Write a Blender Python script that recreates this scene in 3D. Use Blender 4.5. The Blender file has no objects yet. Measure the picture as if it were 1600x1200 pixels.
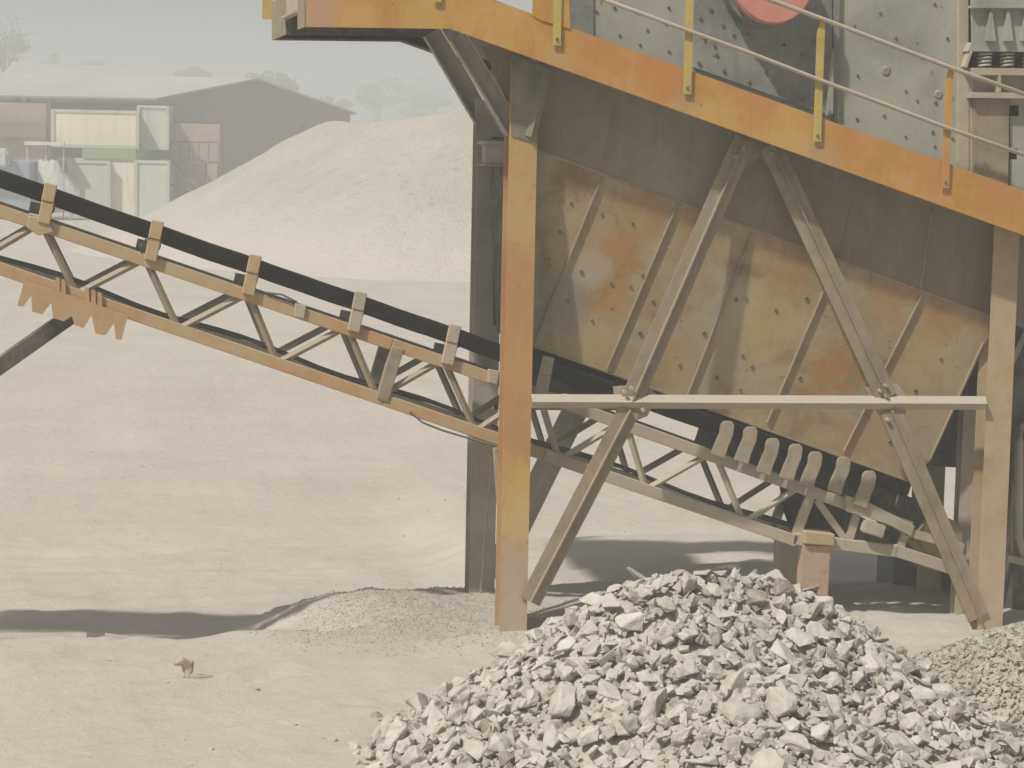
import bpy, bmesh, math, random
from mathutils import Vector, Matrix, noise
random.seed(7)
S = bpy.context.scene
COL = S.collection
V = Vector

# ------------------------------------------------------------------ camera
# world axes: X along the screening plant, Y away from the viewer, Z up; origin at the foot of the left front post
F, CX, CY = 3600.0, 800.0, 600.0
_y = V((-704, 400, -F)).normalized()
_r = 0.0205
_z = V((_r, 1.0, -(_y.x*_r + _y.y)/_y.z)).normalized()
_x = _y.cross(_z)
W2C = Matrix((( _x.x, _y.x, _z.x), (_x.y, _y.y, _z.y), (_x.z, _y.z, _z.z)))
C2W = W2C.transposed()
CAM = -(C2W @ V((5/F*20, -380/F*20, -20)))
cd = bpy.data.cameras.new('camera'); cd.sensor_width = 36; cd.lens = F*36/1600
cd.clip_start = 0.5; cd.clip_end = 4000
co = bpy.data.objects.new('camera', cd); COL.objects.link(co)
co.matrix_world = Matrix.Translation(CAM) @ C2W.to_4x4()
S.camera = co

def ray(px, py): return C2W @ V(((px-CX)/F, (CY-py)/F, -1.0))
def pp(px, py, Y):                    # where the sight line meets the upright plane at depth Y
    r = ray(px, py); return CAM + r*((Y-CAM.y)/r.y)
def pg(px, py, Z=0.0):                # where it meets the level Z
    r = ray(px, py); return CAM + r*((Z-CAM.z)/r.z)
def pd(px, py, D): return CAM + ray(px, py)*D
def ppl(px, py, p, n):
    r = ray(px, py); return CAM + r*((p-CAM).dot(n)/r.dot(n))

# ------------------------------------------------------------------ tagging
def tag(o, label=None, cat=None, group=None, kind=None):
    if label: o['label'] = label
    if cat: o['category'] = cat
    if group: o['group'] = group
    if kind: o['kind'] = kind
    return o
def empty(name, loc, label, cat, group=None):
    o = bpy.data.objects.new(name, None); COL.objects.link(o); o.location = loc
    o.empty_display_size = 0.2
    return tag(o, label, cat, group)
def origin_of(o):
    p = V((0, 0, 0))
    while o: p = p + o.location; o = o.parent
    return p

# ------------------------------------------------------------------ mesh builder
class MB:
    def __init__(s): s.bm = bmesh.new(); s.mk = []
    def mat(s, m): s.mk.append((len(s.bm.faces), m)); return s      # faces added from here on use this material
    def hexa(s, b, t):                # bottom quad, top quad
        vb = [s.bm.verts.new(p) for p in b]; vt = [s.bm.verts.new(p) for p in t]
        n = len(b)
        s.bm.faces.new(vb[::-1]); s.bm.faces.new(vt)
        for i in range(n): s.bm.faces.new((vb[i], vb[(i+1) % n], vt[(i+1) % n], vt[i]))
        return s
    def box(s, a, b):
        x0, y0, z0 = a; x1, y1, z1 = b
        return s.hexa([V((x0,y0,z0)),V((x1,y0,z0)),V((x1,y1,z0)),V((x0,y1,z0))],
                      [V((x0,y0,z1)),V((x1,y0,z1)),V((x1,y1,z1)),V((x0,y1,z1))])
    def prism(s, pts, off):
        pts = [V(p) for p in pts]; return s.hexa(pts, [p+off for p in pts])
    def sweep(s, p0, p1, prof, u, v): # profile (a,b) pairs along u,v
        a = [p0+u*x+v*y for x, y in prof]; b = [p1+u*x+v*y for x, y in prof]
        return s.hexa(a, b)
    def bar(s, p0, p1, w, d, Y=V((0,1,0))):    # w across in the plane, d along Y (p0,p1 on the front face centre line)
        ax = (p1-p0).normalized(); u = ax.cross(Y).normalized()
        return s.sweep(p0, p1, [(-w/2,0),(w/2,0),(w/2,d),(-w/2,d)], u, Y)
    def angle(s, p0, p1, leg, t=0.012, flip=1): # angle iron, ridge toward the viewer
        ax = (p1-p0).normalized(); Y = V((0,1,0)); u = ax.cross(Y).normalized()
        k = leg*0.72
        s.sweep(p0, p1, [(0,0),(k,k),(k-t,k+t),(-t*0.0,t*1.5)], u, Y)
        return s.sweep(p0+Y*0.002, p1+Y*0.002, [(0,0),(-t*0.0,t*1.5),(-k+t,k+t),(-k,k)], u, Y)
    def tee(s, p0, p1, w, h, t=0.012):          # flat bar with a rib standing toward the viewer
        ax = (p1-p0).normalized(); Y = V((0,1,0)); u = ax.cross(Y).normalized(); k = t/2
        return s.sweep(p0, p1, [(-w/2,0),(-k,0),(-k,-h),(k,-h),(k,0),(w/2,0),(w/2,t),(-w/2,t)], u, Y)
    def channel(s, p0, p1, w, d, t=0.012):      # open toward the viewer
        ax = (p1-p0).normalized(); Y = V((0,1,0)); u = ax.cross(Y).normalized()
        return s.sweep(p0, p1, [(-w/2,0),(-w/2+t,0),(-w/2+t,d-t),(w/2-t,d-t),(w/2-t,0),(w/2,0),(w/2,d),(-w/2,d)], u, Y)
    def hbeam(s, p0, p1, w, d, t=0.016):        # flanges face the viewer
        ax = (p1-p0).normalized(); Y = V((0,1,0)); u = ax.cross(Y).normalized()
        h = w/2; k = t/2
        return s.sweep(p0, p1, [(-h,0),(h,0),(h,t),(k,t),(k,d-t),(h,d-t),(h,d),(-h,d),(-h,d-t),(-k,d-t),(-k,t),(-h,t)], u, Y)
    def tube(s, pts, r, n=8, closed=False):
        rings = []
        for i, p in enumerate(pts):
            a = pts[max(i-1,0)]; b = pts[min(i+1,len(pts)-1)]
            d = (b-a).normalized(); q = d.orthogonal().normalized() if abs(d.z) > .95 else d.cross(V((0,0,1))).normalized()
            w = d.cross(q)
            rr = r[i] if isinstance(r, (list, tuple)) else r
            rings.append([s.bm.verts.new(p+(q*math.cos(2*math.pi*k/n)+w*math.sin(2*math.pi*k/n))*rr) for k in range(n)])
        for a, b in zip(rings, rings[1:]):
            for k in range(n): s.bm.faces.new((a[k], a[(k+1)%n], b[(k+1)%n], b[k]))
        s.bm.faces.new(rings[0][::-1]); s.bm.faces.new(rings[-1])
        return s
    def cyl(s, c, ax, r, h, n=24, r2=None):
        ax = ax.normalized(); q = ax.orthogonal().normalized(); w = ax.cross(q); r2 = r if r2 is None else r2
        a = [c+(q*math.cos(2*math.pi*k/n)+w*math.sin(2*math.pi*k/n))*r for k in range(n)]
        b = [c+ax*h+(q*math.cos(2*math.pi*k/n)+w*math.sin(2*math.pi*k/n))*r2 for k in range(n)]
        return s.hexa(a, b)
    def bevel(s, off=0.004, seg=1):
        bmesh.ops.recalc_face_normals(s.bm, faces=s.bm.faces)
        bmesh.ops.bevel(s.bm, geom=[e for e in s.bm.edges if e.is_manifold and e.calc_face_angle(0) > 0.5], offset=off, segments=seg, affect='EDGES', clamp_overlap=True)
        return s
    def build(s, name, mat, parent=None, smooth=False, recalc=True):
        if recalc: bmesh.ops.recalc_face_normals(s.bm, faces=s.bm.faces)
        me = bpy.data.meshes.new(name)
        o = bpy.data.objects.new(name, me); COL.objects.link(o)
        if parent is not None:
            o.parent = parent; off = origin_of(parent)
        else:
            vs = [v.co for v in s.bm.verts]
            off = V((sum(v.x for v in vs)/len(vs), sum(v.y for v in vs)/len(vs), min(v.z for v in vs)))
            o.location = off
        bmesh.ops.translate(s.bm, verts=s.bm.verts, vec=-off)
        s.bm.faces.ensure_lookup_table()
        for k, (st, m) in enumerate(s.mk):
            for f in s.bm.faces[st:]: f.material_index = k+1
        s.bm.to_mesh(me); s.bm.free()
        if smooth:
            for p in me.polygons: p.use_smooth = True
        me.materials.append(mat)
        for st, m in s.mk: me.materials.append(m)
        return o

# ------------------------------------------------------------------ materials
class NT:
    def __init__(s, name):
        s.m = bpy.data.materials.new(name); s.m.use_nodes = True
        s.t = s.m.node_tree; s.t.nodes.clear()
        s.out = s.n('ShaderNodeOutputMaterial'); s.b = s.n('ShaderNodeBsdfPrincipled')
        s.l(s.b.outputs[0], s.out.inputs['Surface'])
        s.geo = s.n('ShaderNodeNewGeometry')
        s.pos = s.geo.outputs['Position']
    def n(s, t): return s.t.nodes.new(t)
    def l(s, a, b): s.t.links.new(a, b)
    def noise(s, scale, detail=5, rough=.6, vec=None, stretch=None, dist=0):
        n = s.n('ShaderNodeTexNoise'); n.inputs['Scale'].default_value = scale
        n.inputs['Detail'].default_value = detail; n.inputs['Roughness'].default_value = rough
        n.inputs['Distortion'].default_value = dist
        vec = vec or s.pos
        if stretch:
            mp = s.n('ShaderNodeMapping'); mp.inputs['Scale'].default_value = stretch; s.l(vec, mp.inputs[0]); vec = mp.outputs[0]
        s.l(vec, n.inputs['Vector']); return n.outputs['Fac']
    def ramp(s, fac, stops, interp='LINEAR'):
        r = s.n('ShaderNodeValToRGB'); r.color_ramp.interpolation = interp
        e = r.color_ramp.elements
        while len(e) < len(stops): e.new(0.5)
        for el, (p, c) in zip(e, stops):
            el.position = p; el.color = (*c, 1) if not isinstance(c, float) else (c, c, c, 1)
        s.l(fac, r.inputs[0]); return r.outputs[0]
    def math(s, op, a, b=None, clamp=False):
        m = s.n('ShaderNodeMath'); m.operation = op; m.use_clamp = clamp
        for i, x in enumerate((a, b)):
            if x is None: continue
            if isinstance(x, (int, float)): m.inputs[i].default_value = x
            else: s.l(x, m.inputs[i])
        return m.outputs[0]
    def mix(s, fac, a, b, mode='MIX'):
        m = s.n('ShaderNodeMix'); m.data_type = 'RGBA'; m.blend_type = mode
        if isinstance(fac, (int, float)): m.inputs[0].default_value = fac
        else: s.l(fac, m.inputs[0])
        for i, x in ((6, a), (7, b)):
            if isinstance(x, tuple): m.inputs[i].default_value = (*x, 1)
            else: s.l(x, m.inputs[i])
        return m.outputs[2]
    def bump(s, h, strength=.3, dist=.02):
        b = s.n('ShaderNodeBump'); b.inputs['Strength'].default_value = strength; b.inputs['Distance'].default_value = dist
        s.l(h, b.inputs['Height']); s.l(b.outputs[0], s.b.inputs['Normal'])
    def sep(s, v):
        n = s.n('ShaderNodeSeparateXYZ'); s.l(v, n.inputs[0]); return n.outputs
    def finish(s, col, rough=.8, metal=0.0, spec=.25):
        if isinstance(col, tuple): s.b.inputs['Base Color'].default_value = (*col, 1)
        else: s.l(col, s.b.inputs['Base Color'])
        s.b.inputs['Roughness'].default_value = rough; s.b.inputs['Metallic'].default_value = metal
        s.b.inputs['Specular IOR Level'].default_value = spec
        return s.m
DUST = (.50, .46, .375)
def paint(name, stops, scale=2.5, dust=.5, rough=.75, streak=True, zdust=None, spots=None, bump=.12, spec=.25, patches=None):
    n = NT(name)
    a = n.noise(scale, 6, .62, dist=.6)
    c = n.ramp(a, stops)
    if patches:                        # worn or rusty patches with a place of their own: (point, radius, colour, strength)
        wob = n.noise(5.5, 10, .72, dist=.5)
        for (p, r, colr, st) in patches:
            d = n.n('ShaderNodeVectorMath'); d.operation = 'DISTANCE'; d.inputs[1].default_value = p; n.l(n.pos, d.inputs[0])
            q = n.math('MULTIPLY', n.math('SUBTRACT', wob, .5), r*2.8)
            f = n.math('SUBTRACT', 1.0, n.math('DIVIDE', n.math('ADD', d.outputs['Value'], q), r), True)
            f = n.math('MULTIPLY', n.math('MULTIPLY', f, 1.7, True), st)
            c = n.mix(f, c, colr)
    if streak:
        st = n.noise(7.0, 4, .6, stretch=(3.0, 3.0, .25))
        c = n.mix(n.math('MULTIPLY', n.math('MULTIPLY', n.math('SUBTRACT', st, .56, True), 3.0, True), .30), c, (.16, .10, .055))
        st2 = n.noise(16.0, 3, .6, stretch=(2.0, 2.0, .2))
        c = n.mix(n.math('MULTIPLY', n.math('SUBTRACT', st2, .52, True), .5, True), c, DUST)
    if spots:
        sp = n.noise(spots, 2, .5)
        c = n.mix(n.math('MULTIPLY', n.math('GREATER_THAN', sp, .735), .6), c, (.10, .07, .045))
    up = n.sep(n.geo.outputs['Normal'])[2]
    dn = n.noise(9.0, 4, .6)
    f = n.math('MULTIPLY', n.math('MULTIPLY', n.math('ADD', up, -.15, True), 1.6, True), min(1, dust*1.7), True)
    f2 = n.math('MULTIPLY', n.math('SUBTRACT', dn, .42, True), dust*2.4, True)
    c = n.mix(n.math('MAXIMUM', f, f2), c, DUST)
    if zdust:
        z = n.sep(n.pos)[2]
        g = n.math('DIVIDE', n.math('SUBTRACT', zdust[1], z), zdust[1]-zdust[0], True)
        g = n.math('MULTIPLY', g, n.math('ADD', n.math('MULTIPLY', dn, .9), .25), True)
        c = n.mix(n.math('MULTIPLY', g, zdust[2]), c, DUST)
    h = n.noise(38.0, 5, .65)
    n.bump(h, bump, .01)
    return n.finish(c, rough, 0.0, spec)
def lin(r, g, b):
    f = lambda x: (x/255/12.92) if x <= 10 else ((x/255+.055)/1.055)**2.4
    return (f(r), f(g), f(b))

M = {}
_op = [(pp(x, y, -.335), r, c, st) for x, y, r, c, st in ((950, 78, .40, (.53,.225,.07), .7), (1030, 105, .36, (.54,.22,.065), .7), (1170, 155, .38, (.53,.235,.07), .7), (1330, 215, .3, (.53,.24,.07), .6), (1460, 265, .36, (.53,.225,.075), .7), (1570, 300, .3, (.51,.225,.075), .7), (600, 5, .5, (.48,.225,.06), .6), (500, 25, .22, (.50,.30,.22), .8), (660, 30, .3, (.57,.365,.09), .7), (560, 35, .25, (.60,.36,.12), .6), (870, 100, .2, (.50,.34,.16), .6), (1072, 165, .18, (.46,.28,.16), .7), (1280, 240, .2, (.46,.29,.17), .7), (1110, 190, .3, (.58,.365,.09), .6), (1230, 235, .26, (.58,.365,.09), .6))]
M['orange'] = paint('orange_paint', [(.30, (.44,.215,.05)), (.46, (.54,.28,.055)), (.58, (.57,.335,.08)), (.72, (.50,.22,.065))], 1.6, .10, .7, spots=12, patches=_op)
_pp = [(pp(815, y, 0), r, c, st) for y, r, c, st in ((250, .45, (.51,.345,.135), .7), (345, .40, (.53,.36,.145), .7), (470, .50, (.48,.235,.10), .7), (600, .4, (.51,.285,.12), .7), (690, .35, (.46,.24,.11), .7), (770, .36, (.57,.355,.09), .85), (815, .26, (.58,.40,.14), .85), (900, .38, (.46,.32,.22), .85), (965, .30, (.47,.36,.26), .8))]
M['post'] = paint('faded_orange_post', [(.30, (.40,.19,.07)), (.45, (.49,.26,.10)), (.6, (.50,.31,.12)), (.72, (.36,.17,.07))], 1.3, .10, .8, zdust=(-.2, 1.6, .5), spots=17, patches=_pp)
M['post_tan'] = paint('dusty_tan_post', [(.30, (.42,.27,.14)), (.5, (.48,.37,.22)), (.7, (.40,.25,.13))], 1.2, .5, .85, zdust=(-.2, 1.2, .6))
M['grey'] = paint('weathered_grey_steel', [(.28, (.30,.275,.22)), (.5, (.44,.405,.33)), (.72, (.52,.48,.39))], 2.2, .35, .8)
M['brace'] = paint('dusty_brace_steel', [(.28, (.22,.175,.115)), (.5, (.31,.26,.175)), (.72, (.36,.255,.15))], 2.0, .32, .85)
M['pale'] = paint('dust_caked_steel', [(.28, (.36,.31,.22)), (.5, (.46,.40,.30)), (.72, (.44,.34,.235))], 2.6, .75, .9, bump=.3)
M['olive'] = paint('olive_grey_steel', [(.28, (.14,.125,.085)), (.5, (.215,.195,.14)), (.72, (.28,.25,.185))], 2.4, .2, .8)
M['rusty'] = paint('dusty_rusty_steel', [(.30, (.36,.23,.14)), (.5, (.46,.34,.24)), (.7, (.40,.26,.165))], 5, .45, .85, bump=.35)
M['bracket'] = paint('dust_caked_bracket', [(.30, (.28,.23,.16)), (.5, (.38,.32,.235)), (.7, (.33,.25,.17))], 7, .4, .9, bump=.35)
M['yellow'] = paint('yellow_paint', [(.3, (.46,.34,.08)), (.55, (.56,.43,.11)), (.72, (.42,.32,.12))], 5, .25, .6)
M['truss'] = paint('tan_truss_steel', [(.30, (.42,.22,.095)), (.42, (.49,.29,.135)), (.56, (.47,.36,.20)), (.70, (.46,.265,.14))], 1.5, .24, .85)
M['tooth'] = paint('orange_toothed_steel', [(.3, (.44,.25,.12)), (.55, (.50,.32,.16)), (.72, (.44,.30,.18))], 4, .25, .8)
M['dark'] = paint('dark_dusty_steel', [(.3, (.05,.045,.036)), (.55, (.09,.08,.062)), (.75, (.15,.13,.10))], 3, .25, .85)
M['screen'] = paint('grey_green_screen_plate', [(.28, (.27,.27,.225)), (.5, (.37,.37,.31)), (.72, (.43,.42,.35))], 1.3, .35, .7, spots=13)
M['screen_dark'] = paint('blue_grey_screen_plate', [(.30, (.14,.15,.145)), (.5, (.22,.23,.215)), (.72, (.34,.335,.28))], 1.8, .3, .6, spots=15)
M['red'] = paint('faded_red_paint', [(.3, (.60,.22,.16)), (.6, (.66,.28,.215)), (.75, (.60,.30,.24))], 3, .12, .55, streak=False)
M['bolt'] = paint('rusty_bolt', [(.3, (.10,.07,.05)), (.6, (.20,.15,.10))], 9, .3, .8, streak=False)

n = NT('belt_rubber'); a = n.noise(6, 5); c = n.ramp(a, [(.3, (.012,.012,.012)), (.7, (.028,.026,.024))])
up = n.sep(n.geo.outputs['Normal'])[2]
c = n.mix(n.math('MULTIPLY', n.math('SUBTRACT', up, .86, True), 2.0, True), c, (.16,.15,.125)); n.bump(n.noise(30), .2, .01)
M['rubber'] = n.finish(c, .85)

n = NT('sand'); a = n.noise(.5, 8, .65); c = n.ramp(a, [(.30, (.495,.453,.388)), (.5, (.55,.507,.438)), (.7, (.59,.547,.478))])
s2 = n.noise(1.1, 6, .6, stretch=(.30, 1.4, 1)); c = n.mix(n.math('MULTIPLY', n.math('SUBTRACT', s2, .56, True), 1.6, True), c, (.42,.38,.31))
s3 = n.noise(.045, 4, .5, stretch=(.5, 1.6, 1)); c = n.mix(n.math('MULTIPLY', n.math('SUBTRACT', s3, .52, True), 1.0, True), c, (.45,.41,.34))
g = n.noise(70, 3, .7); c = n.mix(n.math('MULTIPLY', n.math('SUBTRACT', g, .58, True), 2.2, True), c, (.30,.27,.22))
sh = n.math('ADD', n.math('MULTIPLY', n.noise(5, 8, .65), 1.0), n.math('MULTIPLY', n.noise(60, 4, .7), .16)); n.bump(sh, .6, .05)
d = n.n('ShaderNodeVectorMath'); d.operation = 'DISTANCE'; d.inputs[1].default_value = (-.85, .7, -.1); n.l(n.pos, d.inputs[0])
gm = n.math('MULTIPLY', n.math('SUBTRACT', 1.0, n.math('DIVIDE', n.math('ADD', d.outputs['Value'], n.math('MULTIPLY', n.math('SUBTRACT', n.noise(2.2, 5, .65), .5), 1.6)), 1.5), True), 1.8, True)
gr = n.ramp(n.noise(85, 3, .8), [(.32, (.36,.33,.28)), (.5, (.46,.425,.365)), (.68, (.55,.515,.45))]); c = n.mix(n.math('MULTIPLY', gm, .8), c, gr)
M['sand'] = n.finish(c, .95, 0, .1)

def stone(name, stops, scale, fine, dist, use_random=True, bump=.5):
    n = NT(name); tc = n.n('ShaderNodeTexCoord')
    a = n.noise(scale, 7, .65); c = n.ramp(a, stops)
    if use_random:
        oi = n.n('ShaderNodeObjectInfo'); c = n.mix(.34, c, n.ramp(oi.outputs['Random'], [(0, (.30,.275,.235)), (.3, (.53,.50,.445)), (.8, (.70,.68,.63)), (1, (.48,.42,.35))]))
    n.bump(n.noise(fine, 6, .7), bump, dist)
    return n.finish(c, .9, 0, .15)
M['rock'] = stone('broken_granite', [(.30, (.39,.36,.305)), (.5, (.57,.535,.475)), (.70, (.71,.68,.625))], 7, 24, .03)
M['rock_pink'] = stone('pinkish_granite', [(.28, (.30,.26,.215)), (.5, (.39,.34,.285)), (.72, (.47,.42,.36))], 7, 24, .03, False)
M['rubble'] = stone('rubble_granite', [(.30, (.36,.33,.28)), (.5, (.53,.495,.435)), (.70, (.66,.63,.575))], 5, 26, .03, False)
M['gravel'] = stone('grey_gravel', [(.28, (.38,.35,.29)), (.5, (.46,.43,.36)), (.72, (.52,.49,.42))], 3, 40, .02, False)
M['grit'] = stone('pale_grit', [(.3, (.45,.41,.35)), (.7, (.54,.495,.43))], 3, 40, .01, False, .2)
n = NT('far_gravel'); a = n.noise(.35, 6, .6); c = n.ramp(a, [(.3, (.43,.40,.335)), (.7, (.51,.475,.405))])
g = n.noise(2.2, 4, .75); c = n.mix(n.math('MULTIPLY', n.math('SUBTRACT', g, .53, True), 3.4, True), c, (.29,.265,.215)); n.bump(g, .6, .25)
zg = n.math('DIVIDE', n.math('SUBTRACT', n.math('ADD', 1.5, n.math('MULTIPLY', n.noise(.5, 4, .6), 1.2)), n.sep(n.pos)[2]), 2.0, True); c = n.mix(zg, c, (.55,.507,.438))
M['far_gravel'] = n.finish(c, .95, 0, .1)

def plain(name, c1, c2, scale=.8, rough=.85, bump=.15, lines=None):
    n = NT(name); c = n.ramp(n.noise(scale, 6, .65), [(.3, c1), (.7, c2)])
    st = n.noise(2.5, 4, .6, stretch=(1.5, 1.5, .2)); c = n.mix(n.math('MULTIPLY', n.math('SUBTRACT', st, .52, True), 1.6, True), c, (.30,.26,.20))
    h = n.noise(scale*12, 4, .6)
    if lines:
        w = n.n('ShaderNodeTexWave'); w.inputs['Scale'].default_value = lines; w.bands_direction = 'X'; n.l(n.pos, w.inputs[0]); h = w.outputs['Fac']
    n.bump(h, bump, .04); return n.finish(c, rough, 0, .2)
M['roof'] = plain('pale_sheet_roof', (.46,.45,.42), (.58,.57,.53), .25, .6, .06, lines=1.4)
M['gable'] = plain('brown_grey_wall', (.28,.24,.185), (.36,.315,.255), .3)
M['cream'] = plain('cream_container_paint', (.78,.71,.55), (.86,.79,.63), .4, .7, .08, lines=1.6)
M['white_green'] = plain('pale_green_container_paint', (.50,.53,.45), (.60,.62,.54), .4, .7, .08, lines=1.6)
M['green'] = plain('green_rail_paint', (.22,.30,.13), (.30,.38,.18), .6)
M['brick'] = plain('pink_brown_brick', (.45,.34,.26), (.55,.44,.35), .5)
M['brown'] = plain('rust_brown_steel', (.16,.095,.07), (.24,.15,.11), .8)
M['tarp'] = plain('pale_tarpaulin', (.46,.47,.44), (.60,.61,.58), .8)
M['blue'] = plain('blue_grey_body', (.24,.29,.36), (.34,.39,.45), .5)
M['concrete'] = plain('dusty_concrete', (.36,.32,.25), (.50,.45,.36), 1.5, .95, .4)
M['kerb'] = plain('dusty_kerb', (.47,.42,.34), (.55,.49,.405), 2.5, .95, .5)
M['conc_shade'] = plain('shade_grey_concrete', (.16,.15,.125), (.25,.235,.195), 1.5, .95, .4)  # concrete coloured dark to carry the shade under the conveyor tail
M['leaf'] = plain('dull_foliage', (.05,.06,.03), (.09,.10,.05), .5)
M['bark'] = plain('grey_bark', (.10,.085,.07), (.17,.15,.12), .5)
M['wood'] = plain('dry_wood', (.40,.34,.25), (.52,.46,.35), 4)

# ------------------------------------------------------------------ ground
def ss(a, b, x):
    t = min(1, max(0, (x-a)/(b-a))); return t*t*(3-2*t)
def fbm(x, y, s, o=4):
    return sum(noise.noise(V((x*s*2**i, y*s*2**i, 3.7+i)))/2**i for i in range(o))
RUTS = [(x0, y0, math.cos(a), math.sin(a), w_) for x0, y0, a, w_ in ((-4, -2.6, .30, .14), (-3, 7.5, .10, .2), (-3, 11.5, -.12, .22), (-4, 4.6, .05, .16), (-2, 22, .18, .3), (2, 15, -.25, .25), (-3, -1.2, .55, .12))]
def gh(X, Y):
    left = 1-ss(-2.6, -.95, X + .25*noise.noise(V((X*.9, Y*.9, 1))) + .10*noise.noise(V((X*4.5, Y*4.5, 7))))
    edge = .0 + .12*noise.noise(V((X*1.1, 0, 5))) + .05*noise.noise(V((X*5, 0, 3)))
    low = -.52*left*ss(edge, edge+.55, Y)                        # the yard floor behind the bank, left of the plant
    wob = .35*noise.noise(V((X*.7, 2, 9)))
    low = min(low, -.52*ss(1.55+wob, 2.9+wob, Y)*(1-.62*ss(-.2, 1.2, X)*(1-ss(6, 14, Y))))
    low += .17*math.exp(-((Y-17.6-.5*noise.noise(V((X*.3, 0, 2))))**2/.16))*(.75+.5*noise.noise(V((X*.8, 4, 2))))*ss(2.5, -1.5, X)*ss(-12, -7, X)   # low berm across the yard
    low -= .10*ss(2, 3.5, X)*(1-ss(1, 2.5, Y))
    mound = .065*math.exp(-((X+1.0)**2/1.0 + (Y-1.2)**2/.6)) - .05*math.exp(-((X+.1)**2/.5+(Y-.2)**2/.4))
    far = ss(12, 40, Y)
    rut = 0
    for (ax0, ay0, dx, dy, w_) in RUTS:
        q = (X-ax0)*dy-(Y-ay0)*dx + .35*noise.noise(V((X*.25, Y*.25, 8)))
        for o_ in (-.85, .85):
            e = (q-o_)/w_
            if abs(e) < 3: rut += (-.045*math.exp(-e*e) + .028*math.exp(-(abs(e)-1.5)**2*2.5))*(.6+.8*noise.noise(V((X*.8, Y*.8, 6))))
    u = rut + .035*fbm(X, Y, .55) + (.012*fbm(X, Y, 2.6, 3) + .008*fbm(X, Y, 7.0, 2))*(1-far)
    if Y < 14:                                                    # low windrows of loose sand
        a_, b_ = X*.94+Y*.34, -X*.34+Y*.94
        u += .045*max(0, noise.noise(V((a_*.55, b_*2.6, 11)))-.22) + .03*max(0, noise.noise(V((a_*1.3, b_*5.5, 13)))-.25)
    return low + mound*(1-.3*left) + u
def axis(lo, hi, a, b, step, g=1.12):
    xs = []; x = a
    while x <= b+1e-6: xs.append(x); x += step
    s = step; x = a
    while x > lo: s *= g; x -= s; xs.insert(0, max(x, lo))
    s = step; x = xs[-1]
    while x < hi: s *= g; x += s; xs.append(min(x, hi))
    return xs
xs = axis(-480, 480, -6.5, 6.0, .065); ys = axis(-30, 850, -7.0, 6.5, .065)
vs = [(x, y, gh(x, y)) for y in ys for x in xs]; nx = len(xs)
fs = [(j*nx+i, j*nx+i+1, (j+1)*nx+i+1, (j+1)*nx+i) for j in range(len(ys)-1) for i in range(nx-1)]
me = bpy.data.meshes.new('ground'); me.from_pydata(vs, [], fs); me.materials.append(M['sand'])
for p in me.polygons: p.use_smooth = True
go = bpy.data.objects.new('ground', me); COL.objects.link(go)
tag(go, 'pale dusty sand floor of the quarry yard', 'ground', kind='structure')

# ================================================================== SCREENING PLANT
YN, YF = 0.0, 1.5
plant = empty('screening_plant', (0, 0, 0), 'rusty steel screening plant frame with sloping orange walkway beam and rust stained hopper', 'screening plant')
def part(mb, name, mat, parent=plant, label=None, **k):
    o = mb.build(name, mat, parent, **k)
    if label: o['label'] = label
    return o
# posts -----------------------------------------------------------------
def post(px_top, py_top, px_bot, py_bot, Y, mat, label=None, w=.24, z0=-.5):
    a = pp(px_top, py_top, Y); b = pp(px_bot, py_bot, Y)
    x = (a.x+b.x)/2
    return part(MB().hbeam(V((x, Y, z0)), V((x, Y, a.z)), w, .24), 'post', mat, plant, label)
pl = post(818, 92, 804, 980, YN, M['post'], 'orange front post with peeling paint')
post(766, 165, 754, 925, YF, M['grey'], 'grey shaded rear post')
post(1568, 340, 1553, 980, YN, M['post_tan'], 'dusty tan front post')
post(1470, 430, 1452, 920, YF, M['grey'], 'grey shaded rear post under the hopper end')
# column beside the right post
a = pp(1516, 640, .55); part(MB().hbeam(V((a.x, .55, -.4)), V((a.x, .55, a.z)), .13, .13), 'pillar', M['pale'])
# diagonal braces and tie beam -------------------------------------------
def ang(x0, y0, x1, y1, Y, leg, name, mat, parent=plant, label=None):
    return part(MB().angle(pp(x0, y0, Y), pp(x1, y1, Y), leg), name, mat, parent, label)
part(MB().tee(pp(1164, 216, -.03), pp(986, 628, -.03), .195, .045), 'diagonal_brace', M['brace'])
part(MB().tee(pp(1204, 226, -.03), pp(1386, 622, -.03), .195, .045), 'diagonal_brace', M['brace'])
part(MB().tee(pp(984, 640, -.03), pp(828, 940, -.03), .195, .045), 'diagonal_brace', M['brace'])
part(MB().tee(pp(1392, 642, -.03), pp(1530, 965, -.03), .195, .045), 'diagonal_brace', M['brace'])
ang(832, 628, 1543, 631, -.075, .085, 'tie_beam', M['pale'])
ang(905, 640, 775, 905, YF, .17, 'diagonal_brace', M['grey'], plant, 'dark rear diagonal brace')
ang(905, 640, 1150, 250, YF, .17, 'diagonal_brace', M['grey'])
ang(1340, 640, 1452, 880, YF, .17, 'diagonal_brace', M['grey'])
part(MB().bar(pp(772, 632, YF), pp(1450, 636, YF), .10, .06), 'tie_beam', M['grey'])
# thin stay rods beside the rear post
part(MB().tube([pp(768, 715, 1.3), pp(751, 925, 1.3)], .012), 'stay_rod', M['pale'])
part(MB().tube([pp(775, 700, .35), pp(789, 905, .35)], .03), 'stay_rod', M['brace'])
bt = lambda mb, pts, Y: [mb.cyl(pp(x, y, Y), V((0,-1,0)), .016, .02, 6) for x, y in pts]
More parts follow.
